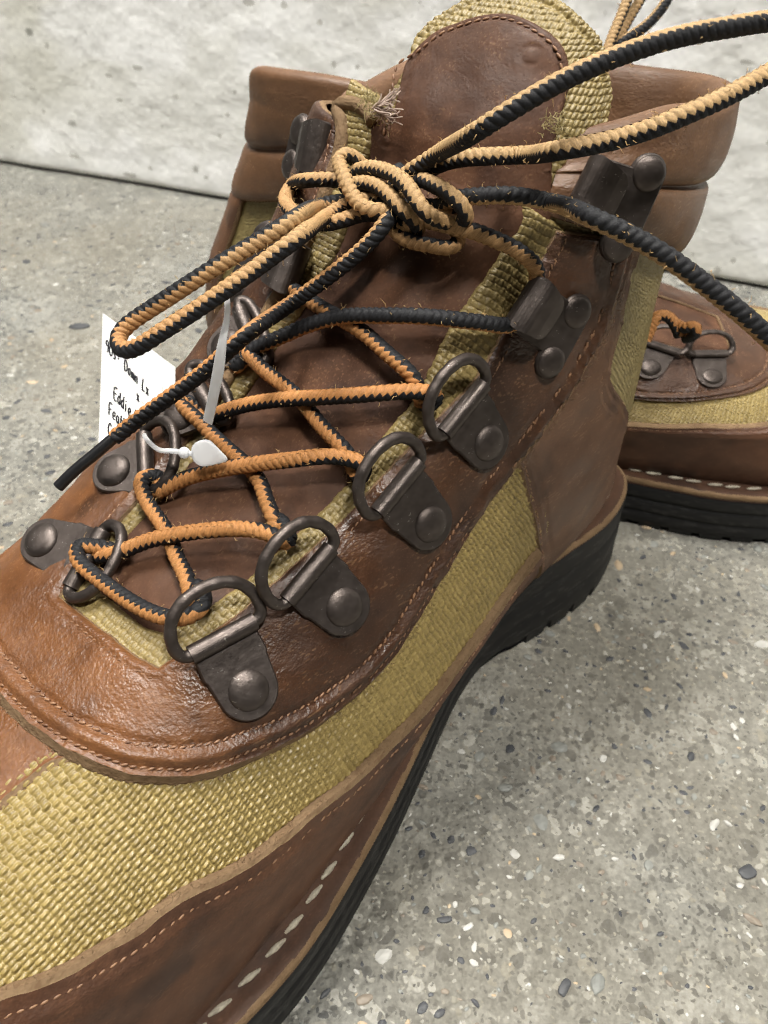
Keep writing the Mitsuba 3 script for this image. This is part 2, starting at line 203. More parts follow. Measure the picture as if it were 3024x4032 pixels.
 "k_a": [0.19, [[11.129, -0.5, 16.095], [11.316, -1.105, 16.073], [11.472, -1.589, 15.981], [11.015, -2.541, 15.53], [11.486, -2.259, 15.467], [12.148, -1.412, 15.563], [12.372, -0.782, 15.558], [12.313, -0.213, 15.599], [12.109, 0.203, 15.739], [11.818, 0.463, 15.833], [11.489, 0.756, 15.828]], [[-0.42, 0.22, 0.88], [-0.4, 0.16, 0.9], [-0.38, 0.11, 0.92], [-0.35, 0.05, 0.94], [-0.31, -0.0, 0.95], [-0.28, -0.05, 0.96], [-0.24, -0.1, 0.96], [-0.2, -0.15, 0.97], [-0.16, -0.2, 0.97], [-0.12, -0.25, 0.96], [-0.07, -0.29, 0.95]]],
 "k_b": [0.19, [[11.497, 1.015, 15.963], [11.887, 0.91, 16.04], [12.013, 0.679, 16.082], [11.971, 0.358, 16.183], [11.858, 0.048, 16.366], [11.651, -0.302, 16.522], [11.437, -0.554, 16.638], [11.261, -0.53, 16.699], [11.082, -0.428, 16.586], [10.904, -0.295, 16.382]], [[0.74, -0.25, 0.63], [0.67, -0.3, 0.68], [0.6, -0.33, 0.73], [0.52, -0.36, 0.78], [0.43, -0.38, 0.82], [0.34, -0.38, 0.86], [0.24, -0.38, 0.9], [0.13, -0.36, 0.92], [0.03, -0.33, 0.94], [-0.07, -0.29, 0.95]]],
 "k_c": [0.19, [[11.083, -0.679, 16.143], [11.195, -0.232, 16.433], [11.296, 0.318, 16.613], [11.443, 0.949, 16.665], [11.61, 1.433, 16.613], [11.732, 1.767, 16.468], [11.754, 2.031, 16.283], [11.557, 2.213, 16.102], [11.129, 2.246, 15.937]], [[-0.14, 0.21, 0.97], [-0.16, 0.25, 0.95], [-0.18, 0.3, 0.94], [-0.2, 0.34, 0.92], [-0.21, 0.38, 0.9], [-0.22, 0.43, 0.88], [-0.23, 0.47, 0.85], [-0.24, 0.51, 0.83], [-0.24, 0.55, 0.8]]],
 "k_d": [0.19, [[11.377, -0.475, 16.062], [11.452, -0.039, 16.258], [11.495, 0.406, 16.36], [11.578, 0.823, 16.345], [11.669, 1.179, 16.247], [11.677, 1.461, 16.103], [11.567, 1.609, 15.941], [11.345, 1.587, 15.681]], [[-0.14, 0.21, 0.97], [-0.15, 0.24, 0.96], [-0.17, 0.27, 0.95], [-0.18, 0.31, 0.93], [-0.2, 0.34, 0.92], [-0.21, 0.37, 0.9], [-0.22, 0.41, 0.89], [-0.23, 0.44, 0.87]]],
 "k_e": [0.19, [[10.924, 0.517, 16.229], [10.968, 0.928, 16.475], [11.117, 1.438, 16.597], [11.263, 1.911, 16.612], [11.321, 2.308, 16.556], [11.299, 2.59, 16.402], [11.173, 2.62, 16.166], [10.979, 2.311, 15.913], [10.997, 1.847, 15.894]], [[-0.42, 0.22, 0.88], [-0.45, 0.28, 0.85], [-0.47, 0.35, 0.81], [-0.48, 0.42, 0.77], [-0.49, 0.48, 0.73], [-0.49, 0.55, 0.68], [-0.48, 0.61, 0.63], [-0.47, 0.67, 0.58], [-0.46, 0.72, 0.52]]],
 "k_f": [0.18, [[11.292, 0.715, 15.785], [11.533, 1.029, 15.636], [11.614, 1.355, 15.529], [11.561, 1.675, 15.483], [11.484, 2.017, 15.496], [11.33, 2.295, 15.479], [11.08, 2.397, 15.54], [10.996, 2.282, 15.718], [11.132, 1.956, 15.863]], [[0.91, -0.02, -0.41], [0.88, 0.09, -0.47], [0.84, 0.2, -0.51], [0.78, 0.3, -0.55], [0.71, 0.41, -0.57], [0.64, 0.51, -0.58], [0.55, 0.6, -0.57], [0.46, 0.69, -0.56], [0.37, 0.77, -0.53]]],
 "k_core": [0.24, [[11.271, -0.372, 15.862], [11.372, 0.26, 15.891], [11.384, 0.919, 15.958], [11.245, 1.425, 16.046], [11.099, 1.914, 16.081], [10.913, 2.198, 15.961]], [[0.48, 0.43, -0.77], [0.48, 0.43, -0.77], [0.48, 0.43, -0.77], [0.48, 0.43, -0.77], [0.48, 0.43, -0.77], [0.48, 0.43, -0.77]]],
 "k_core2": [0.24, [[10.709, 0.456, 16.453], [11.016, 0.977, 16.262], [11.202, 1.391, 16.026], [11.424, 1.34, 15.687], [11.43, 0.965, 15.69]], [[0.48, 0.43, -0.77], [0.48, 0.43, -0.77], [0.48, 0.43, -0.77], [0.48, 0.43, -0.77], [0.48, 0.43, -0.77]]],
 "up1": [0.2, [[11.116, 0.748, 16.137], [11.067, 0.909, 16.494], [11.082, 1.255, 16.786], [11.066, 1.809, 17.183], [12.185, 3.335, 18.041], [12.03, 3.942, 18.492], [11.407, 4.388, 18.871], [10.732, 4.812, 19.158], [9.988, 5.219, 19.366], [9.275, 5.669, 19.512], [8.587, 6.156, 19.606], [7.903, 6.516, 19.639], [7.182, 6.939, 19.5], [6.897, 7.16, 19.277]], [[-0.23, -0.85, 0.47], [-0.25, -0.84, 0.48], [-0.27, -0.83, 0.49], [-0.29, -0.81, 0.5], [-0.32, -0.8, 0.51], [-0.34, -0.79, 0.52], [-0.36, -0.77, 0.52], [-0.38, -0.76, 0.53], [-0.4, -0.74, 0.54], [-0.42, -0.73, 0.54], [-0.44, -0.71, 0.55], [-0.46, -0.7, 0.55], [-0.47, -0.68, 0.56], [-0.49, -0.66, 0.56]]],
 "up2": [0.2, [[11.139, 0.837, 15.971], [10.944, 1.039, 16.353], [10.839, 1.423, 16.739], [10.703, 1.89, 16.989], [10.509, 2.529, 17.142], [10.115, 3.125, 17.206], [11.191, 4.439, 17.779], [10.879, 5.135, 17.992], [10.454, 5.73, 18.23], [10.028, 6.138, 18.458], [9.381, 6.45, 18.651], [8.584, 6.702, 18.872], [7.782, 6.974, 19.081], [7.341, 7.192, 19.159], [6.917, 7.177, 19.245]], [[-0.01, -0.12, 0.99], [-0.01, -0.13, 0.99], [-0.02, -0.14, 0.99], [-0.03, -0.14, 0.99], [-0.04, -0.15, 0.99], [-0.05, -0.16, 0.99], [-0.06, -0.17, 0.98], [-0.07, -0.18, 0.98], [-0.08, -0.19, 0.98], [-0.09, -0.19, 0.98], [-0.09, -0.2, 0.97], [-0.1, -0.21, 0.97], [-0.11, -0.22, 0.97], [-0.12, -0.23, 0.97], [-0.13, -0.24, 0.96]]],
 "free_r": [0.2, [[11.104, 1.796, 16.101], [11.095, 2.185, 16.361], [11.05, 2.542, 16.489], [10.899, 2.982, 16.592], [10.653, 3.461, 16.626], [10.242, 3.954, 16.524], [11.907, 5.633, 17.133], [11.822, 6.31, 16.996], [11.584, 6.92, 16.74], [11.292, 7.537, 16.371], [11.02, 8.182, 15.961], [10.694, 8.752, 15.503], [10.31, 9.251, 14.997]], [[-0.29, -0.24, -0.93], [-0.29, -0.24, -0.93], [-0.29, -0.25, -0.93], [-0.28, -0.25, -0.93], [-0.28, -0.26, -0.93], [-0.28, -0.26, -0.93], [-0.27, -0.26, -0.93], [-0.27, -0.27, -0.93], [-0.27, -0.27, -0.92], [-0.26, -0.28, -0.92], [-0.26, -0.28, -0.92], [-0.26, -0.29, -0.92], [-0.25, -0.29, -0.92]]],
 "hook_r2": [0.2, [[11.225, 1.419, 15.847], [11.252, 1.928, 15.889], [11.131, 2.371, 15.875], [10.957, 2.771, 15.818], [10.707, 3.183, 15.666], [10.451, 3.487, 15.471], [10.224, 3.712, 15.219], [10.063, 3.768, 14.913], [10.173, 3.789, 14.491]], [[0.81, -0.04, -0.58], [0.81, -0.03, -0.58], [0.81, -0.02, -0.59], [0.81, -0.01, -0.59], [0.8, -0.0, -0.6], [0.8, 0.01, -0.6], [0.8, 0.02, -0.61], [0.79, 0.03, -0.61], [0.79, 0.04, -0.61]]]}, "LACE2": {"tuft1": [0.2, [[2.3, 3.35, 10.194], [2.11, 3.369, 10.666], [1.946, 3.454, 10.906], [1.79, 3.686, 10.868], [1.779, 3.955, 10.669], [1.746, 4.125, 10.41]], [[-0.35, 0.25, 0.9], [-0.35, 0.25, 0.9], [-0.35, 0.25, 0.9], [-0.35, 0.25, 0.9], [-0.35, 0.25, 0.9], [-0.35, 0.25, 0.9]]],
 "tuft2": [0.2, [[1.636, 3.914, 10.676], [1.803, 4.246, 10.734], [1.796, 4.503, 10.851], [1.763, 4.563, 10.679], [1.577, 4.249, 10.312]], [[-0.14, 0.21, 0.97], [-0.14, 0.21, 0.97], [-0.14, 0.21, 0.97], [-0.14, 0.21, 0.97], [-0.14, 0.21, 0.97]]],
 "loopa": [0.2, [[-2.539, -2.112, 16.056], [-3.044, -2.264, 16.636], [-3.597, -2.359, 17.216], [-4.151, -2.454, 17.796], [-4.873, -2.715, 18.347]], [[0.63, -0.34, 0.7], [0.63, -0.34, 0.7], [0.63, -0.34, 0.7], [0.63, -0.34, 0.7], [0.63, -0.34, 0.7]]],
 "loopb": [0.2, [[-3.391, -2.445, 16.157], [-4.094, -2.459, 16.811], [-4.608, -2.468, 17.287], [-5.198, -2.463, 17.823], [-6.005, -2.643, 18.389]], [[0.81, -0.14, 0.57], [0.81, -0.14, 0.57], [0.81, -0.14, 0.57], [0.81, -0.14, 0.57], [0.81, -0.14, 0.57]]],
 "loopc": [0.2, [[-3.158, -2.351, 16.34], [-3.619, -2.094, 16.717], [-4.281, -1.775, 17.075], [-4.794, -1.627, 17.429], [-5.208, -1.594, 17.782], [-5.716, -1.747, 18.365]], [[-0.37, -0.9, 0.25], [-0.37, -0.9, 0.25], [-0.37, -0.9, 0.25], [-0.37, -0.9, 0.25], [-0.37, -0.9, 0.25], [-0.37, -0.9, 0.25]]]}, "aglet_pts": [[18.631, -2.144, 11.173], [18.27, -1.995, 11.466], [17.877, -1.798, 11.75], [17.481, -1.606, 12.041], [17.326, -1.527, 12.152]],
 "tag": [[14.886, -5.455, 12.721], [14.561, -3.252, 11.929], [16.3, -1.965, 8.245], [17.015, -3.783, 9.474]],
 "fast": [[15.524, 0.345, 15.438], [15.655, 0.499, 15.199], [15.748, 0.548, 14.919], [15.904, 0.572, 14.602], [16.017, 0.509, 14.078], [16.105, 0.32, 13.363], [16.127, -0.012, 12.508]],
 "paddle": [[16.254, -0.08, 12.133], [16.154, 0.053, 12.12], [16.182, 0.297, 12.061], [16.152, 0.557, 11.886], [16.29, 0.371, 11.749], [16.49, 0.066, 11.647], [16.493, -0.222, 11.712], [16.376, -0.328, 11.901]],
 "ball": [[16.592, -0.328, 11.86]],
 "filament": [[16.492, -0.194, 11.847], [16.592, -0.328, 11.86], [16.731, -0.587, 11.857], [16.816, -0.89, 11.78], [16.797, -1.283, 11.79], [16.615, -1.724, 11.675]],
 "fray": [[10.446, -0.378, 17.52], [10.203, -0.12, 17.853], [10.28, 0.033, 17.508], [10.233, -0.792, 17.568], [10.325, -0.443, 17.369], [10.402, 3.912, 17.973], [10.674, 3.901, 17.889], [10.575, 4.175, 17.922], [10.701, 5.278, 16.324], [11.302, 4.182, 16.783]]}

# u-index: Tx,Tz, Bx,Bz, wb,wm,wt
SEC=np.array([
[30.2,3.4, 30.1,2.6, 0.8,0,0.8, 1.0],
[29.5,5.3, 29.3,1.6, 2.8,0,2.6, 1.0],
[27.6,6.7, 27.0,1.0, 4.5,.1,3.6, 1.02],
[25.0,7.5, 24.0,0.9, 5.5,.1,4.0, 1.06],
[22.0,8.2, 20.8,0.9, 5.7,.1,3.9, 1.22],
[19.4,9.2, 18.0,0.9, 5.5,.1,3.8, 1.28],
[17.2,10.2,14.6,1.0, 5.0,.1,4.0, 1.28],
[15.2,11.2,11.0,1.3, 4.3,.1,4.3, 1.22],
[13.7,12.4, 7.2,1.6, 3.7,.2,4.4, 1.15],
[12.6,13.5, 3.6,1.9, 3.7,.3,4.4, 1.1],
[11.8,14.4, 0.9,2.6, 3.6,.4,4.4, 1.08],
[11.2,15.1, 0.0,5.2, 3.4,.4,4.4, 1.06],
[10.7,15.7, 0.1,8.4, 3.4,.4,4.3, 1.05],
[10.3,16.2, 0.5,11.6,3.5,.4,4.3, 1.04],
[10.0,16.7, 0.4,14.4,3.8,.4,4.2, 1.03],
[ 9.7,17.2, 0.0,17.0,3.9,.4,4.0, 1.02]])
NU=len(SEC)-1
SPL=CubicSpline(np.arange(NU+1),SEC)
_q=np.linspace(0,1,4001)**3
_q=np.where(_q<.5,_q,_q); _q=np.unique(np.concatenate([_q/2,1-_q/2]))
_ln=np.concatenate([[0],np.cumsum(np.hypot(np.diff(np.cos(np.pi*_q))*1.1,np.diff(np.sin(np.pi*_q)**.5)))]); _ln/=_ln[-1]
def S(u,w,SP=None):
    """u 0..NU toe->collar ; w in [-1,1]: 0 dorsal ridge, +-1 sole line"""
    u,w=np.broadcast_arrays(np.asarray(u,float),np.asarray(w,float))
    w=np.sign(w)*np.interp(np.abs(w),_ln,_q)
    a=(SP or SPL)(u); t=(1+np.cos(np.pi*np.abs(w)))/2
    hw=a[...,4]*(1-t)+a[...,6]*t+a[...,5]*4*t*(1-t)
    y=np.sign(w)*hw*np.maximum(np.sin(np.pi*np.abs(w)),0)**np.where(w<0,.45,.52)*np.where(w<0,a[...,7],1)
    return np.stack([a[...,2]*(1-t)+a[...,0]*t,y,a[...,3]*(1-t)+a[...,1]*t],-1)
SECT=SEC.copy()
SECT[14]=[9.75,17.3,3.0,16.2,3.7,.1,3.9,1.0]; SECT[15]=[8.75,18.5,2.5,18.0,3.6,0,3.7,1.0]
SECT=np.vstack([SECT,[7.5,19.5,2.0,19.6,3.5,0,3.6,1.0],[6.0,20.2,1.5,21.0,3.5,0,3.5,1.0]])
SPT=CubicSpline(np.arange(len(SECT)),SECT)
def ST(u,w): return S(u,w,SPT)
def N(u,w,e=1e-3,S=S):
    w=np.clip(w,-.985,.985)
    du=S(u+e,w)-S(u-e,w); dw=S(u,w+e)-S(u,w-e)
    n=np.cross(du,dw); n/=np.linalg.norm(n,axis=-1,keepdims=True)+1e-12
    return -n

def sstep(a, b, x): t = np.clip((x - a) / (b - a), 0, 1); return t * t * (3 - 2 * t)
def su_arr(pts): return np.array(pts, float)

# ------------------------------------------------------------------ helpers
def put(key, mesh, bsdf, smooth=False, uv=None, xf=None, **more):
    n, base = key, key
    k = 0
    while n in scene:
        k += 1; n = f'{base}_{k:03d}'
    if isinstance(mesh, tuple):
        V, Fc = np.asarray(mesh[0], float), np.asarray(mesh[1])
    else:
        V, Fc, _ = meshkit.arrays(mesh)
    if xf is not None: V = xf(V)
    scene[n] = mikit.ply((V * CM, Fc), bsdf, smooth, uv, **more)
    return n

def spline(P, n=None, step=None, closed=False):
    P = np.asarray(P, float)
    if closed: P = np.vstack([P, P[:1]])
    d = np.sqrt(np.linalg.norm(np.diff(P, axis=0), axis=1)) + 1e-9
    t = np.concatenate([[0], np.cumsum(d)])
    cs = CubicSpline(t, P, bc_type='periodic' if closed else 'natural')
    if n is None:
        q = cs(np.linspace(0, t[-1], 40 * len(P))); L = np.linalg.norm(np.diff(q, axis=0), axis=1).sum(); n = max(4, int(L / step))
    q = cs(np.linspace(0, t[-1], 40 * len(P)))
    s = np.concatenate([[0], np.cumsum(np.linalg.norm(np.diff(q, axis=0), axis=1))])
    u = np.linspace(0, s[-1], n + 1)
    out = np.stack([np.interp(u, s, q[:, k]) for k in range(q.shape[1])], 1)
    return out[:-1] if closed else out

UVS = np.array([2.1, 10.0])
# semi-geodesic cloth coordinates on the body (cm)
_gu, _gw = np.linspace(0, NU, 161), np.linspace(-1, 1, 321)
def cloth_tables(SF, umax, mw=250):
    gu = np.linspace(0, umax, 161)
    X = SF(gu[:, None], _gw[None, :])
    B = np.concatenate([np.zeros((161, 1)), np.cumsum(np.linalg.norm(np.diff(X, axis=1), axis=2), axis=1)], 1)
    B -= B[:, [160]]
    mid = X[:, mw]
    A = np.concatenate([[0], np.cumsum(np.linalg.norm(np.diff(mid, axis=0), axis=1))])
    return (lambda u: np.interp(u, gu, A)), RegularGridInterpolator((gu, _gw), B, bounds_error=False, fill_value=None)
CLA, CLB = cloth_tables(S, NU)
CTA, CTB = cloth_tables(ST, 17, 186)
def cloth_t(u, w): return np.stack([CTA(u), CTB(np.stack([np.clip(u, 0, 17), np.clip(w, -1, 1)], 1))], 1)
def cloth(u, w): return np.stack([CLA(u), CLB(np.stack([np.clip(u, 0, NU), np.clip(w, -1, 1)], 1))], 1)

def weave(ab, pa, pb, amp):
    a, b = ab[:, 0] / pa, ab[:, 1] / pb
    wob = .12 * np.sin(b * .7) + .1 * np.sin(a * 1.3)
    b = b + .12 * np.sin(a * .9 + 1) ; a = a + wob
    ia, ib = np.floor(a), np.floor(b)
    fa, fb = a - ia, b - ib
    odd = (ia + ib) % 2
    pa_, pb_ = np.sin(np.pi * fa), np.sin(np.pi * fb)
    qa, qb = 1 - np.abs(2 * fa - 1) ** 3, 1 - np.abs(2 * fb - 1) ** 2.4
    over = qb * (.40 + .60 * (1 - np.abs(2 * fa - 1) ** 3.2))
    under = qa * (.12 + .55 * (1 - np.abs(2 * fb - 1) ** 2.2))
    r = ((ia * 374761 + ib * 668265) % 97) / 97
    return amp * np.where(odd < .5, over, under) * (.85 + .3 * r)

def inset(uvp, inward_uv, d, surf):
    """move boundary samples d cm inwards over the surface"""
    u, w = uvp[:, 0], uvp[:, 1]; e = 1e-3
    Su = (surf(u + e, w) - surf(u - e, w)) / (2 * e); Sw = (surf(u, w + e) - surf(u, w - e)) / (2 * e)
    X = surf(u, w); t = np.gradient(X, axis=0); t /= np.linalg.norm(t, axis=1, keepdims=True) + 1e-9
    g = Su * inward_uv[:, [0]] + Sw * inward_uv[:, [1]]
    g -= (g * t).sum(1, keepdims=True) * t; g /= np.linalg.norm(g, axis=1, keepdims=True) + 1e-9
    a, b, c = (Su * Su).sum(1), (Su * Sw).sum(1), (Sw * Sw).sum(1); p, q = (Su * g).sum(1), (Sw * g).sum(1)
    det = a * c - b * b + 1e-9
    return uvp + d * np.stack([(c * p - b * q) / det, (a * q - b * p) / det], 1)

class Panel: pass
def panel(paths, base, thick, res, surf=S, relief=None, edge_r=.12, straight=(), weave_p=None, lip=.62, raw=None, under=.06, rough=.018, seed=0, jag=0.0):
    """a leather or cloth piece lying on the boot: outline paths in (u, w), its own thickness, a bevelled edge, a rim"""
    segs, ids = [], []
    for k, p in enumerate(paths):
        p = np.asarray(p, float)
        q = spline(p * UVS, step=res) if len(p) > 2 and k not in straight else np.concatenate([np.linspace(p[i] * UVS, p[i + 1] * UVS, max(2, int(np.linalg.norm((p[i + 1] - p[i]) * UVS) / res)) + 1)[:(-1 if i < len(p) - 2 else None)] for i in range(len(p) - 1)])
        if k and np.linalg.norm(q[0] - segs[-1][-1]) < .3 * res: q = q[1:]
        segs.append(q); ids += [k] * len(q)
    Bd = np.concatenate(segs); ids = np.array(ids)
    if np.linalg.norm(Bd[0] - Bd[-1]) < .3 * res: Bd, ids = Bd[:-1], ids[:-1]
    poly = shapely.Polygon(Bd)
    if not poly.is_valid: print('invalid outline', seed)
    area = .5 * np.sum(Bd[:, 0] * np.roll(Bd[:, 1], -1) - np.roll(Bd[:, 0], -1) * Bd[:, 1])
    tan = np.roll(Bd, -1, 0) - np.roll(Bd, 1, 0)
    nin = np.stack([-tan[:, 1], tan[:, 0]], 1) * np.sign(area)
    nin /= np.linalg.norm(nin, axis=1, keepdims=True) + 1e-9
    if jag:
        Bd = Bd + nin * jag * (meshkit.fbm(np.stack([Bd[:, 0] * 5, Bd[:, 1] * 5, np.full(len(Bd), seed)], 1), 3)[:, None] - .5)
        poly = shapely.Polygon(Bd).buffer(0)
    x0, y0, x1, y1 = poly.bounds
    r_ = np.random.default_rng(seed)
    nx, ny = int((x1 - x0) / res) + 2, int((y1 - y0) / (res * .87)) + 2
    gx, gy = np.meshgrid(np.arange(nx), np.arange(ny))
    P = np.stack([(gx + .5 * (gy % 2)).ravel() * res + x0, gy.ravel() * res * .87 + y0], 1)
    P += r_.uniform(-.06, .06, P.shape) * res
    P = P[shapely.contains_xy(poly, P[:, 0], P[:, 1])]
    P = P[cKDTree(Bd).query(P)[0] > .55 * res]
    if raw:
        kb = cKDTree(Bd[np.isin(ids, raw[0])])
        rings = [Bd[np.isin(ids, raw[0])] + nin[np.isin(ids, raw[0])] * raw[1]]
        rings = np.concatenate(rings); rings += nin[np.isin(ids, raw[0])] * (raw[1] * .5 * (meshkit.fbm(np.c_[rings * 4, np.zeros(len(rings))], 2)[:, None] - .5))
        rings = rings[shapely.contains_xy(poly, rings[:, 0], rings[:, 1])]; rings = rings[cKDTree(Bd).query(rings)[0] > raw[1] * .5]
        kr = cKDTree(rings); P = np.concatenate([P[(kr.query(P)[0] > .6 * res) & (kb.query(P)[0] > raw[1] * 1.25)], rings])
        nring = len(rings)
    Q = np.concatenate([Bd, P])
    tri = Delaunay(Q).simplices
    c = Q[tri].mean(1); tri = tri[shapely.contains_xy(poly, c[:, 0], c[:, 1])]
    uv = Q / UVS; u, w = uv[:, 0], np.clip(uv[:, 1], -.985, .985)
    X, nrm = surf(u, w), N(u, w, S=surf)
    nb = len(Bd)
    dist = {}
    for k in range(len(paths)):
        sel = np.where(ids == k)[0]
        dist[k] = cKDTree(X[sel]).query(X)[0]
    dall = np.min(np.stack(list(dist.values())), 0)
    e = np.clip(dall / edge_r, 0, 1)
    h = base + thick * (lip + (1 - lip) * np.sqrt(1 - (1 - e) ** 2))
    h = h + rough * 2 * (meshkit.fbm(X * .9 + seed, 3) - .5) * np.clip(dall / .3, .2, 1)
    o = Panel(); o.uv = uv
    ab = None
    if weave_p is not None:
        ab = (cloth_t if surf is ST else cloth)(u, w); h = h + weave(ab, *weave_p)
    if relief is not None: h = h + relief(dist, X, uv)
    V = X + nrm * h[:, None]
    f = tri
    fn = np.cross(V[f[:, 1]] - V[f[:, 0]], V[f[:, 2]] - V[f[:, 0]])
    flip = (fn * nrm[f[:, 0]]).sum(1) < 0
    f[flip] = f[flip][:, ::-1]
    o.ab = ab
    extra = None
    if raw:
        ok_ = np.zeros(len(Q), bool); ok_[np.where(np.isin(ids, raw[0]))[0]] = True; ok_[len(Q) - nring:] = True
        isb = np.zeros(len(Q), bool); isb[:len(Bd)] = True
        dd = np.where(ok_[f].all(1) & isb[f].any(1), 0.0, 9.0)
        extra = f[dd < raw[1]]; f = f[dd >= raw[1]]
    o.V, o.F = V, f
    # rim
    rows, nr = [V[:nb]], 5
    gin = np.zeros((nb, 3)); tt = np.roll(V[:nb], -1, 0) - np.roll(V[:nb], 1, 0)
    gin = np.cross(nrm[:nb], tt); gin /= np.linalg.norm(gin, axis=1, keepdims=True) + 1e-9
    gin *= -np.sign(area) if ((np.cross(nrm[:nb], tt) * (X[:nb] - X[nb:].mean(0))).sum(1).mean() * np.sign(area) < 0) else np.sign(area)
    low = base - under
    for k in range(1, nr):
        t = k / (nr - 1)
        fuzz = .02 * (r_.random(nb) - .5)
        rows.append(X[:nb] + nrm[:nb] * (h[:nb] * (1 - t) + low * t)[:, None] + gin * (.045 * math.sin(math.pi * min(1, t * 1.1)) + fuzz)[:, None])
    R = np.concatenate(rows); i = np.arange(nb); j = (i + 1) % nb; fr = []
    for k in range(nr - 1):
        a, b, c_, d_ = i + k * nb, j + k * nb, j + (k + 1) * nb, i + (k + 1) * nb
        fr += [np.stack([a, d_, c_], 1), np.stack([a, c_, b], 1)]
    o.rim = (R, np.concatenate(fr))
    if extra is not None:
        us = np.unique(extra); mp = np.zeros(len(V), int); mp[us] = np.arange(len(us)); o.rim = join([o.rim, (V[us], mp[extra])])
    o.ids = ids; o.Bd = Bd / UVS; o.nin = nin / UVS; o.surf = surf
    o.hs = lambda uvq: base + thick
    o.base, o.thick = base, thick
    return o

def stitch_row(o, path, d, pitch=.19, length=.15, rad=.028, lift=-.02, slant=.25, sub=None, jitter=.15, seed=1):
    """small stitches set along the inside of an outline path"""
    sel = np.where(o.ids == path)[0]
    q = inset(o.Bd[sel], o.nin[sel], d, o.surf)
    return stitch_line(q, o.surf, o.base + o.thick + lift, pitch, length, rad, slant, sub, jitter, seed)
_caps = trimesh.creation.icosphere(subdivisions=1)
def stitch_line(q, surf, off, pitch, length, rad, slant, sub=None, jitter=.15, seed=1):
    X = surf(q[:, 0], q[:, 1]); nr = N(q[:, 0], np.clip(q[:, 1], -.98, .98), S=surf); X = X + nr * off
    s = np.concatenate([[0], np.cumsum(np.linalg.norm(np.diff(X, axis=0), axis=1))])
    t = np.arange(pitch / 2, s[-1], pitch)
    r_ = np.random.default_rng(seed)
    t = t + r_.uniform(-jitter, jitter, len(t)) * pitch * .5
    C_ = np.stack([np.interp(t, s, X[:, k]) for k in range(3)], 1); Nn = np.stack([np.interp(t, s, nr[:, k]) for k in range(3)], 1)
    Tn = np.stack([np.interp(t + .02, s, X[:, k]) - np.interp(t - .02, s, X[:, k]) for k in range(3)], 1); Tn /= np.linalg.norm(Tn, axis=1, keepdims=True) + 1e-9
    Bn = np.cross(Nn, Tn); Vs, Fs = [], []
    for k in range(len(t)):
        a = slant + r_.uniform(-.1, .1); tx = Tn[k] * math.cos(a) + Bn[k] * math.sin(a); by = np.cross(Nn[k], tx)
        v = _caps.vertices
        Vs.append(C_[k] + v[:, :1] * tx * length / 2 + v[:, 1:2] * by * rad + v[:, 2:] * Nn[k] * rad); Fs.append(_caps.faces + 42 * k)
    return np.concatenate(Vs), np.concatenate(Fs)

def grid_faces(n, m, closed_m=False):
    i, j = np.meshgrid(np.arange(n - 1), np.arange(m if closed_m else m - 1), indexing='ij'); j2 = (j + 1) % m
    a, b, c, d = i * m + j, (i + 1) * m + j, (i + 1) * m + j2, i * m + j2
    return np.concatenate([np.stack([a, b, c], -1).reshape(-1, 3), np.stack([a, c, d], -1).reshape(-1, 3)])

def frames(P):
    Tn = np.gradient(P, axis=0); Tn /= np.linalg.norm(Tn, axis=1, keepdims=True) + 1e-12
    return Tn
def tube(P, r, n=14, closed=False, cap=True):
    P = np.asarray(P, float); r = np.broadcast_to(r, len(P))
    Tn = frames(P)
    if closed: Tn = np.roll(P, -1, 0) - np.roll(P, 1, 0); Tn /= np.linalg.norm(Tn, axis=1, keepdims=True)
    a = np.array([.3, .5, .81]); 
    if abs(Tn[0] @ a) > .9: a = np.array([1., 0, 0])
    u = np.cross(Tn[0], a); u /= np.linalg.norm(u); U = [u]
    for k in range(1, len(P)):
        u = u - Tn[k] * (u @ Tn[k]); u /= np.linalg.norm(u); U.append(u)
    U = np.array(U); W = np.cross(Tn, U); th = np.arange(n) * 2 * np.pi / n
    V = P[:, None] + r[:, None, None] * (np.cos(th)[None, :, None] * U[:, None] + np.sin(th)[None, :, None] * W[:, None])
    V = V.reshape(-1, 3); F_ = grid_faces(len(P), n, True)
    if closed:
        # close by matching nearest start column
        last = (len(P) - 1) * n; k0 = np.argmin(np.linalg.norm(V[:n] - V[last], axis=1)); i = np.arange(n)
        a_, b_, c_, d_ = last + i, (i + k0) % n, (i + 1 + k0) % n, last + (i + 1) % n
        F_ = np.concatenate([F_, np.stack([a_, b_, c_], 1), np.stack([a_, c_, d_], 1)])
    elif cap:
        V = np.concatenate([V, P[:1], P[-1:]]); i = np.arange(n); e = (len(P) - 1) * n
        F_ = np.concatenate([F_, np.stack([i, (i + 1) % n, np.full(n, len(V) - 2)], 1)[:, ::1], np.stack([e + (i + 1) % n, e + i, np.full(n, len(V) - 1)], 1)])
    return V, F_
def join(ms):
    Vs, Fs, k = [], [], 0
    for v, f in ms: Vs.append(v); Fs.append(np.asarray(f) + k); k += len(v)
    return np.concatenate(Vs), np.concatenate(Fs)

# ------------------------------------------------------------------ the boot, piece by piece (cm, its own frame: x to the toe, y to its outer side)
PARTS = []      # (name, mesh, bsdf, smooth, uv, on the partner too, kind)
def part(name, mesh, bsdf, smooth=True, uv=None, both=True, kind=None, label=None): PARTS.append((name, mesh, bsdf, smooth, uv, both, kind, label))

vo = su_arr(PT['vamp_out'])[:19]
vo = np.array([p for p in vo])
ir, th, il = su_arr(PT['inner_r']), su_arr(PT['throat']), su_arr(PT['inner_l'])[:-1]
mir = lambda a: np.asarray(a) * [1, -1]
vfront = np.concatenate([vo, [[4.22, .17], [4.12, .10], [4.08, 0.0]]])
vfront_l = mir(vfront[::-1])
outline_out = np.concatenate([vfront, vfront_l[1:]])

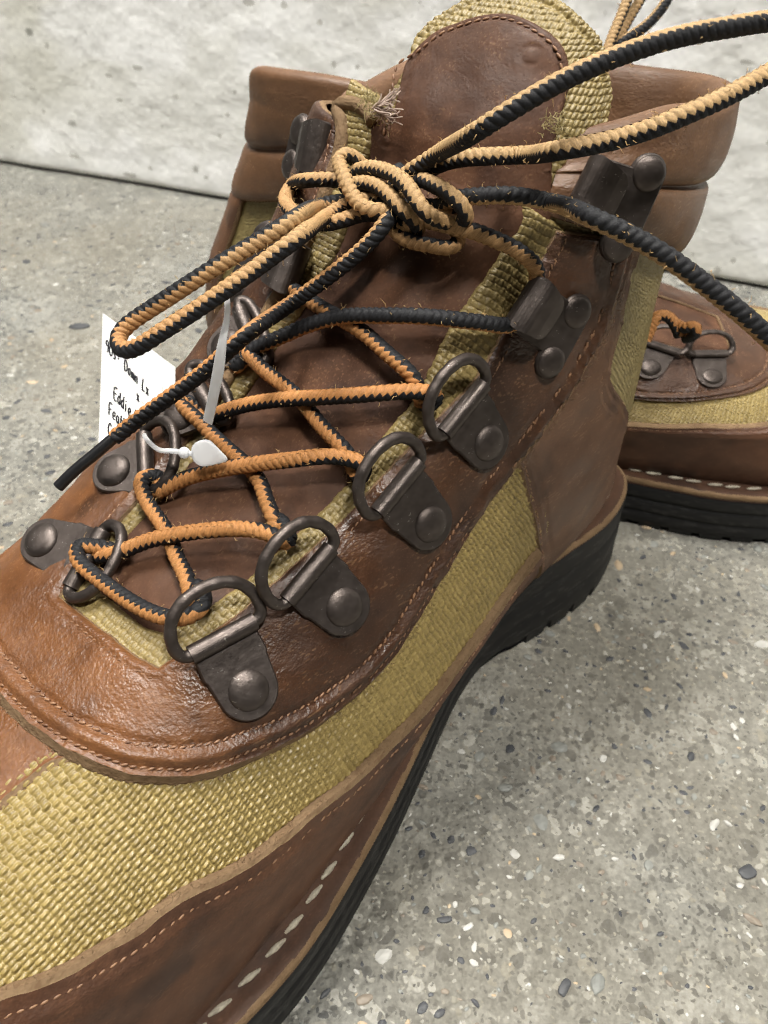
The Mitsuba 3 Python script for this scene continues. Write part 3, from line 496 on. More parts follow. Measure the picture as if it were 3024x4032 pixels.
# inner body so that no seam gapes
uu, ww = np.linspace(.02, 14.2, 90), np.linspace(-1, 1, 121)
GU, GW = np.meshgrid(uu, ww, indexing='ij')
part('lining', (S(GU, GW).reshape(-1, 3) - N(GU, GW).reshape(-1, 3) * .16, grid_faces(90, 121)), 'leather_counter', True)

# vamp with lace stays
def vamp_relief(d, X, uv):
    do = d[0]
    g = -.10 * np.exp(-((do - .27) / .055) ** 2) - .10 * np.exp(-((do - .68) / .055) ** 2)
    puff = .085 * np.exp(-((do - .475) / .15) ** 2) - .03 * np.clip(1 - do / .2, 0, 1)
    di = np.minimum(np.minimum(d[2], d[3]), d[4])
    g += -.05 * np.exp(-((di - .24) / .04) ** 2) + .02 * np.exp(-((di - .1) / .08) ** 2)
    wr = meshkit.fbm(X * np.array([1.4, 1.4, 1.4]) + 11, 4) - .5
    fold = np.sin(uv[:, 0] * 9 + 6 * meshkit.fbm(X * .7, 2)) * .018 * np.exp(-((uv[:, 0] - 7.2) / 2.2) ** 2)
    return g + puff + .10 * wr * np.clip(do / .8, 0, 1) + fold * np.clip(do / .9, 0, 1)
top_r = [outline_out[0], [13.12, .37], [13.02, .31], ir[0]]
top_l = [[*il[-1]], [14.5, -.2], [14.3, -.33], [13.2, -.395], outline_out[-1]]
V_ = panel([outline_out, top_l[::-1], il[::-1], th[::-1], ir[::-1], top_r[::-1]], .02, .24, .075, relief=vamp_relief, edge_r=.15, lip=.5, raw=((0,), .10), straight=(1, 5), seed=3, jag=.03)
part('vamp', (V_.V, V_.F), 'leather_vamp', True)
part('vamp__raw_edge', V_.rim, 'suede_edge', True)
part('vamp__stitching', join([stitch_row(V_, 0, .27, .17, .15, .03, -.045, .35), stitch_row(V_, 0, .68, .17, .15, .03, -.045, .35)]), 'thread_brown', True, kind='stuff')
part('vamp__throat_stitching', join([stitch_row(V_, 3, .22, .16, .14, .028, -.04, .3), stitch_row(V_, 4, .24, .16, .14, .024, -.05, .2), stitch_row(V_, 2, .24, .16, .14, .024, -.05, .2)]), 'thread_brown', True, kind='stuff')

def fibres(o, path, n, seed, lo=.03, hi=.10):
    r_ = np.random.default_rng(seed); sel = np.where(o.ids == path)[0]; out = []
    uvb = o.Bd[sel]; X = o.surf(uvb[:, 0], uvb[:, 1]); nr = N(uvb[:, 0], np.clip(uvb[:, 1], -.98, .98), S=o.surf)
    c = o.surf(*(uvb - .01 * o.nin[sel]).T) - X; c /= np.linalg.norm(c, axis=1, keepdims=True) + 1e-9
    for k in r_.integers(0, len(sel), n):
        a = X[k] + nr[k] * (o.base + o.thick * r_.uniform(.1, .8)) + r_.normal(size=3) * .015
        d = c[k] * .8 + nr[k] * r_.uniform(-.3, .5) + r_.normal(size=3) * .5; d /= np.linalg.norm(d); L = r_.uniform(lo, hi)
        out.append(tube(np.array([a - d * .02, a + d * L * .5, a + d * L + r_.normal(size=3) * .02]), [.006, .005, .003], 3, cap=False))
    return join(out)
part('vamp__edge_fibres', fibres(V_, 0, 900, 31), 'suede_edge', False, None, False, 'stuff')

# toe strip along the ridge
te = su_arr(PT['toe_edge'])
strip = np.array([[4.75, .20], [4.35, .165], [4.1, .123], [3.92, .112], [3.6, .105], [3.0, .11], [2.2, .13], [1.4, .17], [.7, .25]])
Tp = panel([strip, [[.7, .25], [.45, 0], [.7, -.25]], mir(strip[::-1]), [mir([4.75, .20]), [4.75, .2]]], .0, .09, .09, edge_r=.08, seed=5, jag=.05, lip=.7, raw=((0, 2), .09), relief=lambda d, X, uv: -.06 * np.exp(-((np.minimum(d[0], d[2]) - .25) / .05) ** 2))
part('toe_strip', (Tp.V, Tp.F), 'leather_vamp', True)
part('toe_strip__raw_edge', Tp.rim, 'suede_edge', True)

# cloth quarters, rands
rt = su_arr(PT['rand_top'])
for a_, b_ in ((2, .553), (3, .548), (4, .535)): rt[a_, 1] = b_
rt = np.concatenate([rt, [[2.6, .225], [2.0, .21], [1.4, .23], [.8, .32]]])
for sgn in (1, -1):
    f = (lambda a: np.asarray(a, float)) if sgn > 0 else mir
    upper = np.concatenate([vo[6:19] - [0, .03], [[4.05, .09], [3.4, .06], [2.6, .065], [1.6, .10]]])
    lower = np.concatenate([rt[:-1][::-1] + [0, .02]])
    endp = [[8.44, .55], [8.75, .5], [8.85, .42], [9.0, .33]]
    res = .0185 if sgn > 0 else .12
    Q_ = panel([f(upper), f([upper[-1], lower[0]]), f(lower), f(endp)], .0, .03, res, edge_r=.1, straight=(1,), weave_p=(.17, .105, .064) if sgn > 0 else (.19, .12, .02), rough=.02, seed=8)
    part('cloth_quarter', (Q_.V, Q_.F), 'fabric', True, Q_.ab)
    bottom = np.array([[8.5, .99], [6.5, .99], [4.5, .99], [2.5, .99], [.5, .99]])
    R_ = panel([f(rt), f([rt[-1], bottom[-1]]), f(bottom[::-1]), f([[8.6, .9], [8.65, .7], [8.5, .58], rt[0]])], .02, .29, .11, edge_r=.06, straight=(1, 2), seed=9, jag=.03, lip=.8, raw=((0,), .075),
               relief=lambda d, X, uv: -.25 * sstep(.5, 1.9, d[0]) - .05 * np.exp(-((d[0] - .38) / .05) ** 2) - .03 * np.exp(-((d[0] - .75) / .06) ** 2) + .05 * (meshkit.fbm(X * .8, 3) - .5))
    part('rand', (R_.V, R_.F), 'leather_rand', True)
    part('rand__raw_edge', R_.rim, 'suede_edge', True)
    if sgn > 0: part('rand__edge_fibres', fibres(R_, 0, 900, 32), 'suede_edge', False, None, False, 'stuff')
    part('rand__stitching', stitch_row(R_, 0, .38, .2, .16, .03, -.04, .2), 'thread_brown', True, kind='stuff')

# heel counter, ankle patch
cf = np.array([[9.0, .30], [8.82, .36], [8.66, .41], [8.58, .454], [8.5, .502], [8.44, .56], [8.42, .75], [8.45, .985]])
f2 = su_arr(PT['fab2'])
for sgn in (1, -1):
    f = (lambda a: np.asarray(a, float)) if sgn > 0 else mir
    front_up = np.array([[13.25, .395], [12.4, .37], [11.4, .36], [10.2, .32], [9.0, .30]])
    inner = np.array([[13.25, .435], *f2[:5], [10.97, .50]])
    back = np.array([[10.97, .50], [10.9, .56], [10.55, .575], [10.2, .60], [10.0, .68], [9.9, .8], [9.75, .985]])
    C_ = panel([f(front_up), f(cf), f([[8.45, .985], [9.75, .985]]), f(back[::-1]), f(inner[::-1]), f([inner[0], front_up[0]])], -.08, .2, .1, edge_r=.1, straight=(2, 5), seed=12, jag=.03, raw=((1, 3), .07),
               relief=lambda d, X, uv: -.05 * np.exp(-((np.minimum(np.minimum(d[1], d[3]), d[4]) - .2) / .05) ** 2) - .05 * np.exp(-((np.minimum(d[1], d[4]) - .5) / .05) ** 2) + .07 * (meshkit.fbm(X * .6, 3) - .5))
    part('heel_counter', (C_.V, C_.F), 'leather_counter', True)
    part('heel_counter__raw_edge', C_.rim, 'suede_edge', True)
    part('heel_counter__stitching', join([stitch_row(C_, 1, .2, .17, .13, .024, -.04, .1), stitch_row(C_, 4, .5, .17, .13, .02, -.05, .1)]), 'thread_brown', True, kind='stuff')
    A_ = panel([f([[13.5, .40], [12.4, .40], [11.4, .41], [10.85, .43]]), f([[10.85, .43], [10.8, .6], [10.8, .86]]), f([[10.8, .86], [13.5, .86]]), f([[13.5, .86], [13.5, .40]])], -.15, .06, .04, edge_r=.1, straight=(1, 2, 3), weave_p=(.11, .085, .045), seed=13)
    part('ankle_cloth', (A_.V, A_.F), 'fabric_far', True, A_.ab)
B_ = panel([[[13.5, .80], [9.2, .80]], [[9.2, .80], [9.2, .985]], [[9.2, .985], [13.5, .985]], [[13.5, .985], [13.5, .80]]], .0, .2, .12, straight=(0, 1, 2, 3), seed=14)
part('heel_stay', (B_.V, B_.F), 'leather_counter', True); part('heel_stay__raw_edge', B_.rim, 'suede_edge', True)
B2 = panel([mir([[13.5, .80], [9.2, .80]]), mir([[9.2, .80], [9.2, .985]]), mir([[9.2, .985], [13.5, .985]]), mir([[13.5, .985], [13.5, .80]])], .0, .2, .12, straight=(0, 1, 2, 3), seed=14)
part('heel_stay', (B2.V, B2.F), 'leather_counter', True)

# padded collar in two rolls
prof = np.array([[13.15, -.05], [13.19, .14], [13.32, .32], [13.65, .40], [13.98, .34], [14.12, .24], [14.18, .10], [14.24, .24], [14.40, .38], [14.8, .44], [15.2, .40], [15.45, .32], [15.55, .05], [15.45, -.25], [15.1, -.45], [14.5, -.5], [13.2, -.45]])
pf = spline(prof * [1.3, 1], n=90) / [1.3, 1]
cw = np.concatenate([np.linspace(.235, .99, 110), -np.linspace(.99, .235, 110)])
CU, CW = np.meshgrid(pf[:, 0], cw, indexing='ij'); PN = np.repeat(pf[:, [1]], len(cw), 1)
Xc = S(np.minimum(CU, 15), CW); ext = np.maximum(CU - 15, 0)
du = S(np.full_like(CU, 15), CW) - S(np.full_like(CU, 14.9), CW); du /= np.linalg.norm(du, axis=-1, keepdims=True)
aw = np.abs(CW); endr = np.clip((aw - .225) / .10, 0, 1) ** .5
sup = np.clip((aw - .31) / .10, 0, 1)          # the crease between the rolls fades towards the lacing
flat = np.interp(CU, [13.0, 13.4, 14.2, 15.0, 15.6], [.1, .3, .42, .48, .3])
PN2 = np.where((CU < 14.6) & (PN > -.04), PN * sup + (1 - sup) * np.minimum(flat, .34), PN)
Nc = N(np.minimum(CU, 14.95), np.sign(CW) * np.minimum(np.abs(CW), .985))
lump = .10 * (meshkit.fbm(Xc.reshape(-1, 3) * .55 + 5, 3).reshape(CU.shape) - .5)
Vc = Xc + du * (ext * 1.35)[..., None] + Nc * (PN2 * endr + lump - .12 * (1 - endr))[..., None]
Vc[..., 2] += (np.where(CW > 0, -.5 + .25 * np.exp(-((aw - .40) / .1) ** 2), -.5 - .6 * np.exp(-((aw - .36) / .2) ** 2)) - .35 * sstep(.6, 1, aw)) * np.clip((np.minimum(CU, 15) - 13.9) / 1.1, 0, 1)
part('collar', (Vc.reshape(-1, 3), grid_faces(len(pf), len(cw))), 'leather_collar', True)

# throat facing: woven webbing under the stays
gr, gb, gl = su_arr(PT['gus_r']), su_arr(PT['gus_b']), su_arr(PT['gus_l'])
gr = np.array([p for p in gr if p[0] < 13.3]); gl = np.array([p for p in gl if p[0] < 13.6])
outr = ir + [0, .035]; outl = il + [0, -.03]; outl = outl[outl[:, 0] < 14.3]
outb = th[1:-1] + [-.22, 0]
inner_w = np.concatenate([gr, gb[1:-1], gl])
outer_w = np.concatenate([[[4.85, .175]], outb, [[4.72, -.08], [4.85, -.115]]])
Wb = panel([inner_w, [inner_w[-1], [14.15, -.07], outl[-1]], outl[::-1][:-1], outer_w[::-1], outr[::-1][1:], [outr[0], inner_w[0]]], -.05, .12, .021, surf=ST, edge_r=.08, straight=(1, 5), weave_p=(.15, .10, .045), rough=.02, seed=21, jag=.03)
part('throat_webbing', (Wb.V, Wb.F), 'webbing', True, Wb.ab, False)
part('throat_webbing__edge', Wb.rim, 'webbing', True, None, False)

bq = np.concatenate([[p for p in il if p[0] > 7.0], [[14.75, -.13], [14.95, -.10], [14.85, -.07], [14.5, -.05]]])
bq = spline(bq * UVS, n=80) / UVS
bx_ = S(np.minimum(bq[:, 0], 15), bq[:, 1]) + N(np.minimum(bq[:, 0], 15), bq[:, 1]) * .16
bv, bf = tube(bx_, .165 * (1 + .25 * (meshkit.fbm(bx_ * 1.5, 3) - .5)), 12)
bv = bv + .03 * (meshkit.fbm(bv * 4, 3)[:, None] - .5)
part('stay_binding', (bv, bf), 'suede_edge', True, None, False)

# tongue: leather centre, woven border
tl = su_arr(PT['tongue_lea']); tf = su_arr(PT['tongue_fab'])
lea_r = np.array([[4.9, .10], [5.6, .16], [7, .185], [9, .20], [11, .225], [13, .245], [14.0, .25]])
lea_l = mir(lea_r) * [1, .5]
lea_l[:, 1] = [-.09, -.10, -.10, -.10, -.09, -.07, -.04]
arc = tl[::-1]
TM = ST(*PT['tongue_mark'][0])
tg = panel([np.concatenate([lea_r, arc, lea_l[::-1]]), [lea_l[0], lea_r[0]]], -.10, .10, .07, surf=ST, straight=(1,), edge_r=.1, seed=23, rough=.05,
           relief=lambda d, X, uv: -.035 * np.exp(-((np.linalg.norm(X - TM, axis=1) - .19) / .045) ** 2) * (X[:, 1] < TM[1] + .13) + .10 * (meshkit.fbm(X * .75 + 2, 3) - .5) + .03 * np.sin(X[:, 2] * 4 + 3 * meshkit.fbm(X * .6, 2)) + (np.clip((uv[:, 0] - 13.2) / .5, 0, 1) * (.05 - .05 * np.exp(-((d[0] - .16) / .04) ** 2))))
part('tongue', (tg.V, tg.F), 'leather_tongue', True)
part('tongue__raw_edge', tg.rim, 'leather_tongue', True)
upper_arc = inset(arc, np.tile([[-1.0, 0]], (len(arc), 1)), .14, ST)
part('tongue__stitching', stitch_line(spline(upper_arc * UVS, step=.05) / UVS, ST, .06, .2, .16, .03, .2), 'thread_brown', True, kind='stuff')
fr_ = np.concatenate([[[11.6, .33], [13.0, .345], [13.9, .36]], tf[::-1][:-1], [[13.2, -.10], [11.6, -.15]]])
tb = panel([fr_, [[11.6, -.15], [11.6, .33]]], -.26, .14, .024, surf=ST, straight=(1,), edge_r=.12, weave_p=(.16, .13, .05), seed=25, rough=.03, under=.2, jag=.04,
           relief=lambda d, X, uv: -.05 * np.exp(-((d[0] - .22) / .05) ** 2))
part('tongue_border', (tb.V, tb.F), 'webbing', True, tb.ab)
part('tongue_border__edge', tb.rim, 'webbing', True)

# ---- hardware
def frame_at(uvp, off, toward=None, surf=S):
    u, w = uvp; X = surf(u, w); n = N(u, w, S=surf); P = X + n * off
    return P, n
def local(P, e1, n): e2 = np.cross(n, e1); return lambda v: P + v[:, :1] * e1 + v[:, 1:2] * e2 + v[:, 2:] * n
def hull(points): return m3.Manifold.hull_points(np.asarray(points, np.float64))
def ring_pts(cx, cy, r, z, n=28): a = np.arange(n) * 2 * np.pi / n; return np.stack([cx + r * np.cos(a), cy + r * np.sin(a), np.full(n, z)], 1)
def plate_solid(discs, t):
    pts = [ring_pts(x, y, r, 0) for x, y, r in discs] + [ring_pts(x, y, r, t * .55) for x, y, r in discs] + [ring_pts(x, y, r - .035, t) for x, y, r in discs]
    return hull(np.concatenate(pts))
def mmesh(m, edge=.12):
    k = m.refine_to_length(edge).to_mesh(); return np.array(k.vert_properties[:, :3], float), np.array(k.tri_verts)
def rivet_mesh(r, h):
    p = np.array([[0, h], [r * .35, h * .98], [r * .65, h * .86], [r * .86, h * .58], [r * .97, h * .25], [r, 0], [r * 1.0, -.05]])
    a = np.arange(32) * 2 * np.pi / 32
    V = np.stack([p[:, 0][:, None] * np.cos(a), p[:, 0][:, None] * np.sin(a), np.repeat(p[:, 1][:, None], 32, 1)], -1).reshape(-1, 3)
    return V, grid_faces(len(p), 32, True)
PLN = [0]
def ring_plate(rv, hg, tilt, rp=.62, hw=.70, rr=.88, ap=1.02, off=.30, both=True, lean=(0, 0, 0)):
    P, n = frame_at(rv, off); n = n + np.array(lean); n /= np.linalg.norm(n); H, _ = frame_at(hg, off)
    e = H - P; e -= n * (e @ n); L = np.linalg.norm(e); e /= L
    ML = local(P, e, n)
    nm = 'lace_ring_plate'
    body = plate_solid([(0, 0, rp), (L * .55, hw - .16, .14), (L * .55, -hw + .16, .14)], .10) + plate_solid([(L * .5, hw - .14, .14), (L * .5, -hw + .14, .14), (L - .05, hw - .12, .1), (L - .05, -hw + .12, .1)], .10)
    cyl = m3.Manifold.cylinder(2 * hw, .19, .19, 28).rotate([90, 0, 0]).translate([L, hw, .14])
    body = body + cyl
    v, f_ = mmesh(body)
    v[:, 2] += .010 * (meshkit.fbm(v * 3 + PLN[0], 3) - .5) * (v[:, 2] > .04)
    part(nm, (ML(v), f_), 'metal', 40, None, both)
    rv_, rf = rivet_mesh(.42, .15); rv_ = rv_ + [0, 0, .09]
    part(nm + '__rivet', (ML(rv_), rf), 'metal', True, None, both)
    ct, st = math.cos(tilt), math.sin(tilt)
    c2 = np.array([(-.72, 0), (-.86, .10), (-.90, .32), (-.80, .66), (-.52, .93), (0, 1.05), (.52, .93), (.80, .66), (.90, .32), (.86, .10), (.72, 0), (0, 0)]) * [rr / .9, ap / 1.05]
    pl = spline(c2, n=90, closed=True)
    rg = np.stack([L + pl[:, 1] * ct, pl[:, 0], .14 + pl[:, 1] * st], 1)
    rv3, rf3 = tube(rg, .125 * (1 + .04 * np.sin(np.arange(len(rg)))), 14, True)
    part(nm + '__ring', (ML(rv3), rf3), 'metal', True, None, both)
    PLN[0] += 1
rvt, hgs = su_arr(PT['rivets']), su_arr(PT['hinges'])
for k in range(4):
    ring_plate(rvt[k], hgs[k], [.30, .28, .22, .20][k], rr=[.92, .92, .88, .88][k], ap=1.15)
lr, lh = su_arr(PT['lriv']), su_arr(PT['lhin'])
l4 = su_arr(PT['lriv4'])
LR = [*lr, l4[0]]; LH = [*lh, l4[1]]
for k in range(4):
    ring_plate(LR[k], LH[k], [.35, .4, .1, -.1][k], both=False, ap=[1., 1., .5, .35][k], off=.34, rp=.55, lean=(.35, .35, .5))

def lace_hook(r1, r2, fold, both=True, w=.62, off=.30, lean=(0, 0, 0)):
    mid = (np.array(r1) + np.array(r2)) / 2
    P, n = frame_at(mid, off); n = n + np.array(lean); n /= np.linalg.norm(n); Fp, _ = frame_at(fold, off); A_, _ = frame_at(r1, off); B_, _ = frame_at(r2, off)
    e = Fp - P; e -= n * (e @ n); L = np.linalg.norm(e); e /= L
    e2 = np.cross(n, e); ML = local(P, e, n)
    loc = lambda X: np.array([(X - P) @ e, (X - P) @ e2])
    a, b = loc(A_), loc(B_)
    base = plate_solid([(*a, .40), (*b, .40)], .10) + plate_solid([(*(a * .6), .34), (L - .3, w - .1, .1), (L - .3, -w + .1, .1), (*(b * .4), .3)], .10)
    # curled flap: profile in (e, n) swept along e2
    th_ = np.linspace(-np.pi / 2, np.pi / 2 * 1.02, 16); rr = .30
    arcp = np.stack([L - .35 + rr * np.cos(th_), .06 + rr + rr * np.sin(th_)], 1)
    prof_ = np.concatenate([[[L - .8, .06]], arcp, [[L - .62, .62], [L - .90, .52]]])
    strip_ = shapely.LineString(prof_).buffer(.055, cap_style='round')
    cs = m3.CrossSection([np.array(strip_.exterior.coords)[:-1]] + [np.array(i_.coords)[:-1] for i_ in strip_.interiors], m3.FillRule.EvenOdd)
    fl = cs.extrude(2 * w).rotate([90, 0, 0]).translate([0, w, 0])
    cut = m3.Manifold.batch_hull([m3.Manifold.cylinder(2, .30, .30, 24).translate([L - .64, w - .42, -.5]), m3.Manifold.cylinder(2, .30, .30, 24).translate([L - .64, -w + .42, -.5]),
                                  m3.Manifold.cylinder(2, .18, .18, 24).translate([L - .12, w - .2, -.5]), m3.Manifold.cylinder(2, .18, .18, 24).translate([L - .12, -w + .2, -.5])])
    v, f_ = mmesh(base + (fl ^ cut))
    part('lace_hook', (ML(v), f_), 'metal', 40, None, both)
    for c in (a, b):
        rv_, rf = rivet_mesh(.36, .12); part('lace_hook__rivet', (ML(rv_ + [c[0], c[1], .09]), rf), 'metal', True, None, both)
hr, hb = su_arr(PT['hookr']), su_arr(PT['hookb'])
lace_hook(hr[0], hr[1], hb[0], off=.34, lean=(.25, .1, .1)); lace_hook(hr[2], hr[3], hb[1], off=.5, lean=(.8, .3, .3))
lb = su_arr(PT['lhookb'])
lace_hook(lb[0] + [.5, -.10], lb[0] + [-.6, -.11], lb[0], both=False, lean=(.7, .35, .4)); lace_hook(lb[1] + [.45, -.11], lb[1] + [-.6, -.11], lb[1], both=False, lean=(.8, .35, .3))

# ---- welt, sole, heel
OUT = np.array([(-.45, 0), (-.3, 1.6), (.35, 3.0), (1.6, 3.65), (3.3, 3.85), (5.8, 3.5), (8.2, 3.05), (10.2, 3.15), (13.5, 4.1), (15.6, 4.75), (17.8, 5.3), (19.6, 5.62), (21.6, 5.65), (24.2, 5.3), (27, 4.2), (29.4, 2.4), (30.7, 0),
                (30.0, -1.8), (28, -3.5), (25, -4.8), (22, -5.4), (19, -5.4), (16, -4.9), (13, -4.2), (9, -3.4), (6, -3.5), (3.2, -3.7), (1.2, -3.4), (-.1, -2.2)])
ol = spline(OUT, n=420, closed=True)
otn = np.roll(ol, -1, 0) - np.roll(ol, 1, 0); onin = np.stack([-otn[:, 1], otn[:, 0]], 1); onin /= np.linalg.norm(onin, axis=1, keepdims=True)
if ((ol + .1 * onin - ol.mean(0)) ** 2).sum() > ((ol - ol.mean(0)) ** 2).sum(): onin = -onin
spring = lambda x: .9 * np.clip((x - 23.5) / 7, 0, 1) ** 2
zwelt = lambda x: 2.3 + 1.55 * (1 - sstep(4.5, 13, x)) + spring(x)
zbot = lambda x: .22 * sstep(7.0, 7.6, x) * (1 - sstep(10.2, 12.6, x)) + spring(x) * .9
def layer(specs, jit=0.0, seed=0):
    """rings of (inset, height function of x); joined into a wall"""
    rows = []
    for k, (ins, zf) in enumerate(specs):
        q = ol + onin * ins
        z = zf(q[:, 0]) + (jit * (meshkit.fbm(np.c_[q * 3, np.full(len(q), k * .7 + seed)], 2) - .5))
        rows.append(np.c_[q, z])
    V = np.concatenate(rows); return V, grid_faces(len(specs), len(ol), True)
part('welt', layer([(2.2, lambda x: zwelt(x) + .02), (1.1, lambda x: zwelt(x) + .02), (.62, lambda x: zwelt(x)), (.50, lambda x: zwelt(x) - .035), (.36, lambda x: zwelt(x) + .0), (.10, zwelt), (.02, lambda x: zwelt(x) - .05), (.0, lambda x: zwelt(x) - .24), (.25, lambda x: zwelt(x) - .27)], .05), 'leather_welt', 50)
part('welt__raw_edge', layer([(.12, lambda x: zwelt(x) + .006), (.015, lambda x: zwelt(x) - .01), (-.012, lambda x: zwelt(x) - .10), (-.012, lambda x: zwelt(x) - .17)], .05), 'suede_edge', True)
gv = lambda x: (zwelt(x) - .26)
mid = lambda t: (lambda x: gv(x) * (1 - t) + zbot(x) * t)
part('sole', layer([(.4, gv), (.05, gv), (-.03, mid(.06)), (-.03, mid(.24)), (.05, mid(.28)), (.05, mid(.32)), (-.05, mid(.36)), (-.05, mid(.55)), (.02, mid(.58)), (.02, mid(.61)), (-.05, mid(.65)), (-.06, mid(.80)), (.15, mid(.99)), (1.5, zbot), (2.8, zbot)], .02), 'rubber', 50)
sl = np.concatenate([[0], np.cumsum(np.linalg.norm(np.diff(np.vstack([ol, ol[:1]]), axis=0), axis=1))])
for s0 in np.arange(.4, sl[-1], 1.25):      # lugs round the rim
    k = np.searchsorted(sl, s0) % len(ol); c = ol[k] + onin[k] * .55; zb = float(zbot(c[0])); 
    if 7.2 < c[0] < 11.6: continue
    t_ = otn[k] / np.linalg.norm(otn[k])
    bx = trimesh.creation.box([.98, 1.15, .62]); v = bx.vertices * [1, 1, 1]; v[:, :2] *= np.where(v[:, 2:] < 0, .86, 1)
    vv = np.c_[c + v[:, :1] * t_ + v[:, 1:2] * onin[k], v[:, 2] + zb + .32]
    part('sole__lug', (vv, bx.faces), 'rubber', False)

# welt stitches, one by one
def rope(n=18, m=12):
    t = np.linspace(0, 1, n); th_ = np.arange(m) * 2 * np.pi / m
    r = .07 * np.sin(np.pi * np.clip(t * .94 + .03, 0, 1)) ** .5
    rr = r[:, None] * (1 + .10 * np.cos(2 * (th_[None] - t[:, None] * 2 * np.pi * .9)))
    V = np.stack([np.repeat((t - .5)[:, None], m, 1) * .58, rr * np.cos(th_), rr * np.sin(th_) * .8], -1).reshape(-1, 3)
    return V, grid_faces(n, m, True)
RV, RF = rope()
iq = ol + onin * .58
ss = np.concatenate([[0], np.cumsum(np.linalg.norm(np.diff(iq, axis=0), axis=1))])
for s0 in np.arange(.4, ss[-1], .76):
    k = np.searchsorted(ss, s0); c = iq[min(k, len(iq) - 1)]
    if c[1] < .5: continue
    t_ = otn[k] / np.linalg.norm(otn[k]); t_ = t_ + .16 * onin[k]; t_ /= np.linalg.norm(t_); bxy = np.array([-t_[1], t_[0]])
    vv = np.c_[c + RV[:, :1] * t_ + RV[:, 1:2] * bxy, RV[:, 2] + float(zwelt(c[0])) + .03]
    part('welt__stitch', (vv, RF), 'thread_white', True)

# ---- emit the near boot
def emit(name, xf, second):
    for nm, mesh, bs, sm, uv, both, kind, lab in PARTS:
        if second and not both: continue
        segs = nm.split('__')
        if len(segs) > 1:      # sub-parts follow the last holder of their name
            k = name + '__' + last[segs[0]] + '__' + '__'.join(segs[1:])
        else: k = name + '__' + nm
        n = put(k, mesh, bs, sm, uv, xf)
        if len(segs) == 1: last[nm] = n[len(name) + 2:]
        if kind: labels[n] = {'kind': kind}
last = {}
emit('hiking_boot', None, False)
labels['hiking_boot'] = {'label': 'worn brown leather and olive cloth hiking boot in the foreground, laced and knotted', 'category': 'boot', 'group': 'pair of hiking boots'}

# the partner: the mirror boot, standing crosswise behind, its heel to the left
PX, PY, PA = 3.720, -13.059, 2.2006
def partner(V):
    x, y, z = V[:, 0], V[:, 1], V[:, 2]
    x2 = x + np.interp(z, [0, 5, 9, 12, 13.5, 14.7, 16, 18], [-1.3, -1.3, -.9, -.3, .35, .8, 1.5, 1.7]) * np.clip(1 - x / 12, 0, 1.1) - .3
    zh = np.interp(z, [0, 3.7, 8, 15, 18, 21], [0, 5.2, 8.6, 13.6, 16.5, 19])
    zt = np.interp(z, [0, 2.4, 4.5, 8.3, 9.4, 13, 18], [0, 2.4, 4.4, 5.9, 6.5, 8.8, 13.5])
    b = sstep(2, 14, x); z2 = zh * (1 - b) + zt * b - .55 * np.clip(.3 - y, 0, 8) * sstep(10, 17, z)
    z2 = z2 + .55 * sstep(.5, 3, y) * sstep(14, 16.5, z)
    z2 = np.where(z > 12, 16.35 - .18 * np.log1p(np.exp(np.clip((16.35 - z2) / .18, -30, 30))), z2)
    c, s = math.cos(PA), math.sin(PA); ym = -y
    return np.stack([PX + x2 * c - ym * s, PY + x2 * s + ym * c, z2], 1)
last = {}
emit('hiking_boot_001', partner, True)
labels['hiking_boot_001'] = {'label': 'brown leather hiking boot standing crosswise behind, heel left and toe right', 'category': 'boot', 'group': 'pair of hiking boots'}

# ------------------------------------------------------------------ laces
def cord(P, O, r, step=.024, n=34, fuzz=None):
    P = np.asarray(P, float); O = np.asarray(O, float)
    Q = spline(np.c_[P, O * .02], step=step); X, Od = Q[:, :3], Q[:, 3:] / .02
    s = np.concatenate([[0], np.cumsum(np.linalg.norm(np.diff(X, axis=0), axis=1))])
    Tn = frames(X); Od = Od - Tn * (Od * Tn).sum(1, keepdims=True); Od /= np.linalg.norm(Od, axis=1, keepdims=True) + 1e-9
    W = np.cross(Tn, Od)
    th_ = np.linspace(0, 2 * np.pi, n + 1)
    ph, v = np.meshgrid(th_, s / PITCH)
    a = np.minimum(ph, 2 * np.pi - ph); sg = np.where(ph < np.pi, 1, -1)
    lf = v + sg * .18 - a * .42; lob = 1 - np.abs(2 * (lf - np.floor(lf)) - 1) ** 2.6
    rr = r * .84 * (.87 + .165 * lob + .035 * (meshkit.noise(np.stack([v * 3, ph * 2, v * 0], -1)) - .5))
    V = X[:, None] + rr[..., None] * (np.cos(ph)[..., None] * Od[:, None] + np.sin(ph)[..., None] * W[:, None])
    uv = np.stack([ph / (2 * np.pi), v * PITCH], -1).reshape(-1, 2)
    return V.reshape(-1, 3), grid_faces(len(X), n + 1), uv, (X, Tn, r)
def lace_thing(tab, key, extra=()):
    ms, uvs, hairs = [], [], []
    for nm, (r, P, O) in tab.items():
        v, f_, uv, (X, Tn, r0) = cord(P, O, r)
        if nm in extra: put(key + '__loose_end', (v, f_), 'lace_cord', True, uv); continue
        ms.append((v, f_)); uvs.append(uv)
        rg = np.random.default_rng(len(X))
        for _ in range(int(len(X) * .22)):
            k = rg.integers(0, len(X)); d = rg.normal(size=3); d -= Tn[k] * (d @ Tn[k]) * .6; d /= np.linalg.norm(d)
            a = X[k] + d * r0 * .95; L = rg.uniform(.04, .16); e = d + rg.normal(size=3) * .6; e /= np.linalg.norm(e)
            hairs.append((a, a + e * L * .5 , a + e * L * .6 + rg.normal(size=3) * .04))
    V, F_ = join(ms)
    put(key, (V, F_), 'lace_cord', True, np.concatenate(uvs))
    hm = [tube(np.array(h), [.0075, .006, .003], 3, cap=False) for h in hairs]
    n = put(key + '__fuzz', join(hm), 'lace_fuzz', False); labels[n] = {'kind': 'stuff'}
